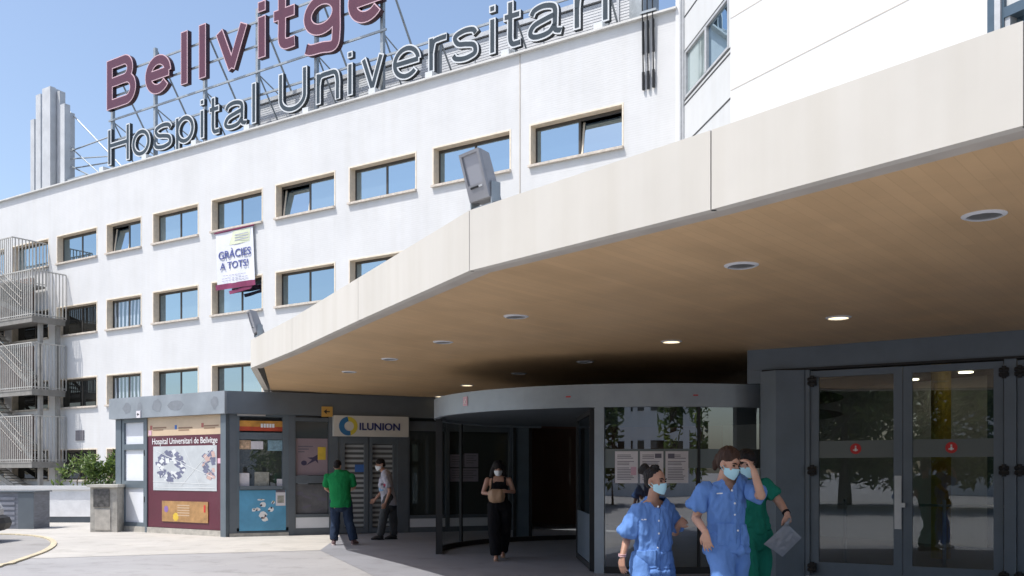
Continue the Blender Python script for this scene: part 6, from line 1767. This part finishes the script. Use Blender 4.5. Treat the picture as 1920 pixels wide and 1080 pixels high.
# ---------------------------------------------------------------- woman in black leaving the revolving door
h = Human('dark haired woman in black trousers and white mask clutching a tan bag', 16.4, 934, 0.99, SK3, 0.011)
J, Z, H = h.J, h.Z, h.H
C = J(934, 878, 0.0); h.head(C, (0.05, -0.95, -0.25))
neck = J(934, 894, 0.04); shL, shR = J(914, 900, 0.02), J(955, 900, 0.02)
chest, pel = J(935, 916, 0.03), J(936, 946, 0.04)
h.torso(pel, chest, neck, shL, shR, 0.165, 0.125, 0.145, 0.11)
h.b.tube([neck - Vector((0, 0, 0.03)), C + Vector((0, 0.02, -0.06))], [0.055, 0.05], 12)
elL, wrL = J(906, 924, 0.0), J(918, 926, -0.22); h.limb([shL, elL, wrL], [0.05, 0.038, 0.027]); h.hand(wrL, (0.8, -0.2, 0.1), (0, 0.6, -0.6), thumb=1)
elR, wrR = J(963, 922, 0.0), J(952, 922, -0.22); h.limb([shR, elR, wrR], [0.05, 0.038, 0.027]); h.hand(wrR, (-0.8, -0.2, 0.1), (0, 0.6, -0.6), thumb=-1)
hipL, hipR = Z(927, 0.92, 0.03), Z(946, 0.92, 0.05); knL, knR = Z(927, 0.5, -0.12), Z(946, 0.5, 0.06); anL, anR = Z(930, 0.09, -0.14), Z(943, 0.12, 0.30)
for a, k, n_ in ((hipL, knL, anL), (hipR, knR, anR)): h.limb([a, k, n_], [0.085, 0.056, 0.036]); h.limb([n_, n_ + Vector((0, -0.14, -0.05)), n_ + Vector((0, -0.19, -0.065))], [0.036, 0.034, 0.02])
h.finish(); h.face(HB, MASKW)
m = MB(); m.ell(H(0, -0.020, 0.044), (0.088, 0.105, 0.090), h.B, 18, 12)
for sx in (-1, 1): m.tube([H(0.05 * sx, -0.02, 0.04), H(0.088 * sx, -0.02, -0.05), H(0.105 * sx, -0.02, -0.14), H(0.10 * sx, 0.0, -0.19)], [0.05, 0.045, 0.04, 0.015], 10)
m.tube([H(0, -0.07, 0.04), H(0, -0.09, -0.1), H(0, -0.08, -0.2)], [(0.08, 0.05), (0.095, 0.04), (0.08, 0.03)], 12, True, h.Rv)
vs, fs, ns = solidify(m, 0.010, 3, 0.014, 24, (1, 1, 0.5), 5); obj_from(vs, fs, 'hair', HB, h.t)
m = MB(); h.torso(pel, chest, J(935, 906, 0.03), J(919, 905, 0.02), J(951, 905, 0.02), 0.165, 0.125, 0.147, 0.115, m, 0.012)
for sx, a in ((-1, J(924, 899, 0.02)), (1, J(946, 899, 0.02))): m.tube([a + Vector((0, -0.07, -0.1)), a + Vector((0, -0.03, 0.03)), a + Vector((0, 0.06, -0.05))], 0.022, 8)
vs, fs, ns = solidify(m, 0.012, 3, 0.01, 8, (1, 1, 0.6), 5); obj_from(vs, fs, 'black_top', BLACKC, h.t)
m = MB()
for a, k, n_ in ((hipL, knL, anL), (hipR, knR, anR)): h.limb([a, k, n_ + Vector((0, 0, 0.01))], [0.115, 0.100, 0.088], m, 14)
m.ell(pel - Vector((0, 0, 0.03)), (0.185, 0.14, 0.15)); vs, fs, ns = solidify(m, 0.013, 3, 0.02, 6, (1, 1, 0.4), 12); obj_from(vs, fs, 'trousers', BLACKC, h.t)
for n_ in (anL, anR):
    m = MB(); m.tube([n_ + Vector((0, 0.04, -0.075)), n_ + Vector((0, -0.2, -0.085))], [(0.035, 0.012), (0.04, 0.012)], 10, True, (1, 0, 0)); m.tube([n_ + Vector((-0.04, -0.1, -0.06)), n_ + Vector((0, -0.11, -0.02)), n_ + Vector((0.04, -0.1, -0.06))], 0.012, 6); m.build('sandal', TANB, h.t)
tb = thing('shoulder_bag', J(931, 930, -0.25), 'tan leather bag held against the belly of the woman in black', 'bag')
m = MB(); m.tube([J(917, 931, -0.2), J(924, 930, -0.25), J(938, 930, -0.25), J(945, 931, -0.2)], [(0.03, 0.09), (0.05, 0.115), (0.05, 0.115), (0.03, 0.09)], 14, True, (0, 1, 0)); vs, fs, ns = solidify(m, 0.012, 4, 0.012, 9); obj_from(vs, fs, 'bag_body', TANB, tb)
m = MB(); m.tube([J(918, 924, -0.2), J(921, 905, -0.10), J(922, 898, 0.0)], 0.012, 6); m.build('strap', TANB, tb)

# ---------------------------------------------------------------- man in the green polo, seen from behind
h = Human('man in bright green polo shirt and dark jeans seen from behind', 19.7, 642, 1.03, SK2, 0.012)
J, Z, H = h.J, h.Z, h.H
C = J(633, 874, 0.0); h.head(C, (0.15, 0.92, -0.35))
neck = J(635, 884, -0.02); shL, shR = J(614, 892, 0.0), J(659, 892, 0.0)
chest, pel = J(637, 908, 0.0), J(639, 944, -0.02)
h.torso(pel, chest, neck, shL, shR, 0.180, 0.175, 0.185, 0.135)
h.b.tube([neck - Vector((0, 0, 0.03)), C + Vector((0, 0, -0.06))], [0.06, 0.056], 12)
elL, wrL = J(611, 915, 0.08), J(619, 922, 0.30); h.limb([shL + Vector((0, 0, -0.02)), elL, wrL], [0.048, 0.043, 0.03]); h.hand(wrL, (0.6, 0.6, 0.2), (0.2, -0.3, 1))
elR, wrR = J(664, 914, 0.08), J(655, 920, 0.30); h.limb([shR + Vector((0, 0, -0.02)), elR, wrR], [0.048, 0.043, 0.03]); h.hand(wrR, (-0.6, 0.6, 0.2), (-0.2, -0.3, 1), thumb=-1)
hipL, hipR = Z(628, 0.92, 0.0), Z(649, 0.92, 0.0); knL, knR = Z(629, 0.5, 0.03), Z(654, 0.5, 0.05); anL, anR = Z(626, 0.10, -0.05), Z(663, 0.10, 0.05)
for a, k, n_ in ((hipL, knL, anL), (hipR, knR, anR)): h.limb([a, k, n_], [0.09, 0.06, 0.04])
h.finish(); m = MB(); m.ell(H(0, -0.020, 0.040), (0.079, 0.098, 0.085), h.B, 18, 12); m.ell(H(0, -0.06, -0.02), (0.07, 0.05, 0.05), h.B); vs, fs, ns = solidify(m, 0.010, 3, 0.004, 40); obj_from(vs, fs, 'hair', HB, h.t)
m = MB(); h.torso(pel, chest, neck + Vector((0, 0, 0.0)), shL, shR, 0.185, 0.182, 0.19, 0.14, m, 0.02, J(639, 950, -0.02), 0.004)
for a, b in ((shL, shL.lerp(elL, 0.85)), (shR, shR.lerp(elR, 0.85))): m.tube([a, a.lerp(b, 0.4), b], [0.060, 0.065, 0.070], 14); m.ell(a - Vector((0, 0, 0.02)), 0.060)
m.tube([neck + Vector((0, 0, -0.02)), neck + Vector((0, 0, 0.03))], [0.078, 0.074], 14)
vs, fs, ns = solidify(m, 0.012, 3, 0.022, 6, (1, 1, 0.7), 14); obj_from(vs, fs, 'polo_shirt', GREENP, h.t)
m = MB()
for a, k, n_ in ((hipL, knL, anL), (hipR, knR, anR)): h.limb([a, k, n_ + Vector((0, 0, 0.01))], [0.112, 0.090, 0.078], m, 14)
m.ell(pel - Vector((0, 0, 0.03)), (0.19, 0.145, 0.14)); vs, fs, ns = solidify(m, 0.013, 3, 0.022, 7, (1, 1, 0.8), 15); obj_from(vs, fs, 'jeans', JEAN, h.t)
TR = mat('trainer', (0.16, 0.10, 0.10), 0.6, 0, 0.4, 12)
shoe(h, anL, anL + Vector((-0.05, 0.2, 0)), TR, SOLE); shoe(h, anR, anR + Vector((0.06, 0.2, 0)), TR, SOLE)

# ---------------------------------------------------------------- young man in the pale tee, side on
h = Human('young man in pale printed tee and grey trousers facing left in white mask', 21.26, 722, 1.04, SK3, 0.012)
J, Z, H = h.J, h.Z, h.H
C = J(713, 871, 0.0); h.head(C, (-0.88, -0.38, -0.18))
neck = J(720, 884, 0.02); shL, shR = J(722, 893, -0.20), J(727, 892, 0.20)
chest, pel = J(723, 908, 0.0), J(730, 944, 0.0)
h.torso(pel, chest, neck, shL, shR, 0.150, 0.140, 0.150, 0.125)
h.b.tube([neck - Vector((0, 0, 0.03)), C + Vector((0.02, 0.01, -0.06))], [0.058, 0.054], 12)
elL, wrL = J(731, 921, -0.25), J(723, 943, -0.30); h.limb([shL + Vector((0, 0, -0.02)), elL, wrL], [0.046, 0.042, 0.029]); h.hand(wrL, (-0.35, -0.1, -1), (-0.5, 0.8, 0), thumb=-1)
elR, wrR = J(716, 922, 0.22), J(704, 936, 0.15); h.limb([shR + Vector((0, 0, -0.02)), elR, wrR], [0.046, 0.042, 0.029]); h.hand(wrR, (-0.6, -0.1, -0.6), (0, -1, 0))
hipL, hipR = Z(728, 0.94, -0.10), Z(732, 0.94, 0.10); knL, knR = Z(719, 0.52, -0.10), Z(737, 0.52, 0.10); anL, anR = Z(713, 0.10, -0.10), Z(738, 0.10, 0.10)
for a, k, n_ in ((hipL, knL, anL), (hipR, knR, anR)): h.limb([a, k, n_], [0.09, 0.06, 0.04])
h.finish(); h.face(HB, MASKW); m = MB(); m.ell(H(0, -0.016, 0.046), (0.080, 0.102, 0.085), h.B, 18, 12); m.ell(H(0, -0.06, -0.02), (0.07, 0.05, 0.05), h.B); m.ell(H(0, 0.06, 0.07), (0.06, 0.035, 0.03), h.B)
vs, fs, ns = solidify(m, 0.010, 3, 0.008, 30); obj_from(vs, fs, 'hair', HB, h.t)
m = MB(); h.torso(pel, chest, neck, shL, shR, 0.155, 0.148, 0.155, 0.13, m, 0.02, J(730, 947, 0.0), 0.01)
for a, b in ((shL, shL.lerp(elL, 0.75)), (shR, shR.lerp(elR, 0.75))): m.tube([a, a.lerp(b, 0.4), b], [0.058, 0.063, 0.067], 14); m.ell(a - Vector((0, 0, 0.015)), 0.060)
TV = solidify(m, 0.012, 3, 0.02, 6, (1, 1, 0.7), 16); top = obj_from(TV[0], TV[1], 'tee_shirt', TEE, h.t)
rg = random.Random(8); CL = [mat('print_red', (0.35, 0.05, 0.1), 0.7), mat('print_blue', (0.2, 0.35, 0.55), 0.7), M['ink']]
for k in range(12):
    x, y = rg.uniform(705, 722), rg.uniform(890, 930); w_, q_ = rg.uniform(1.5, 4), rg.uniform(1, 3)
    patch(TV[0], TV[1], TV[2], 'print_patch', CL[k % 3], top, inpx(x - w_, x + w_, y - q_, y + q_, h.Y + 0.05), 0.002 + 0.0004 * k)
m = MB()
for a, k, n_ in ((hipL, knL, anL), (hipR, knR, anR)): h.limb([a, k, n_ + Vector((0, 0, 0.01))], [0.108, 0.088, 0.074], m, 14)
m.ell(pel - Vector((0, 0, 0.03)), (0.145, 0.17, 0.14)); vs, fs, ns = solidify(m, 0.013, 3, 0.022, 7, (1, 1, 0.8), 17); obj_from(vs, fs, 'trousers', GREYT, h.t)
shoe(h, anL, anL + Vector((-0.2, -0.04, 0)), M['black'], M['black']); shoe(h, anR, anR + Vector((-0.2, -0.04, 0)), M['black'], M['black'])
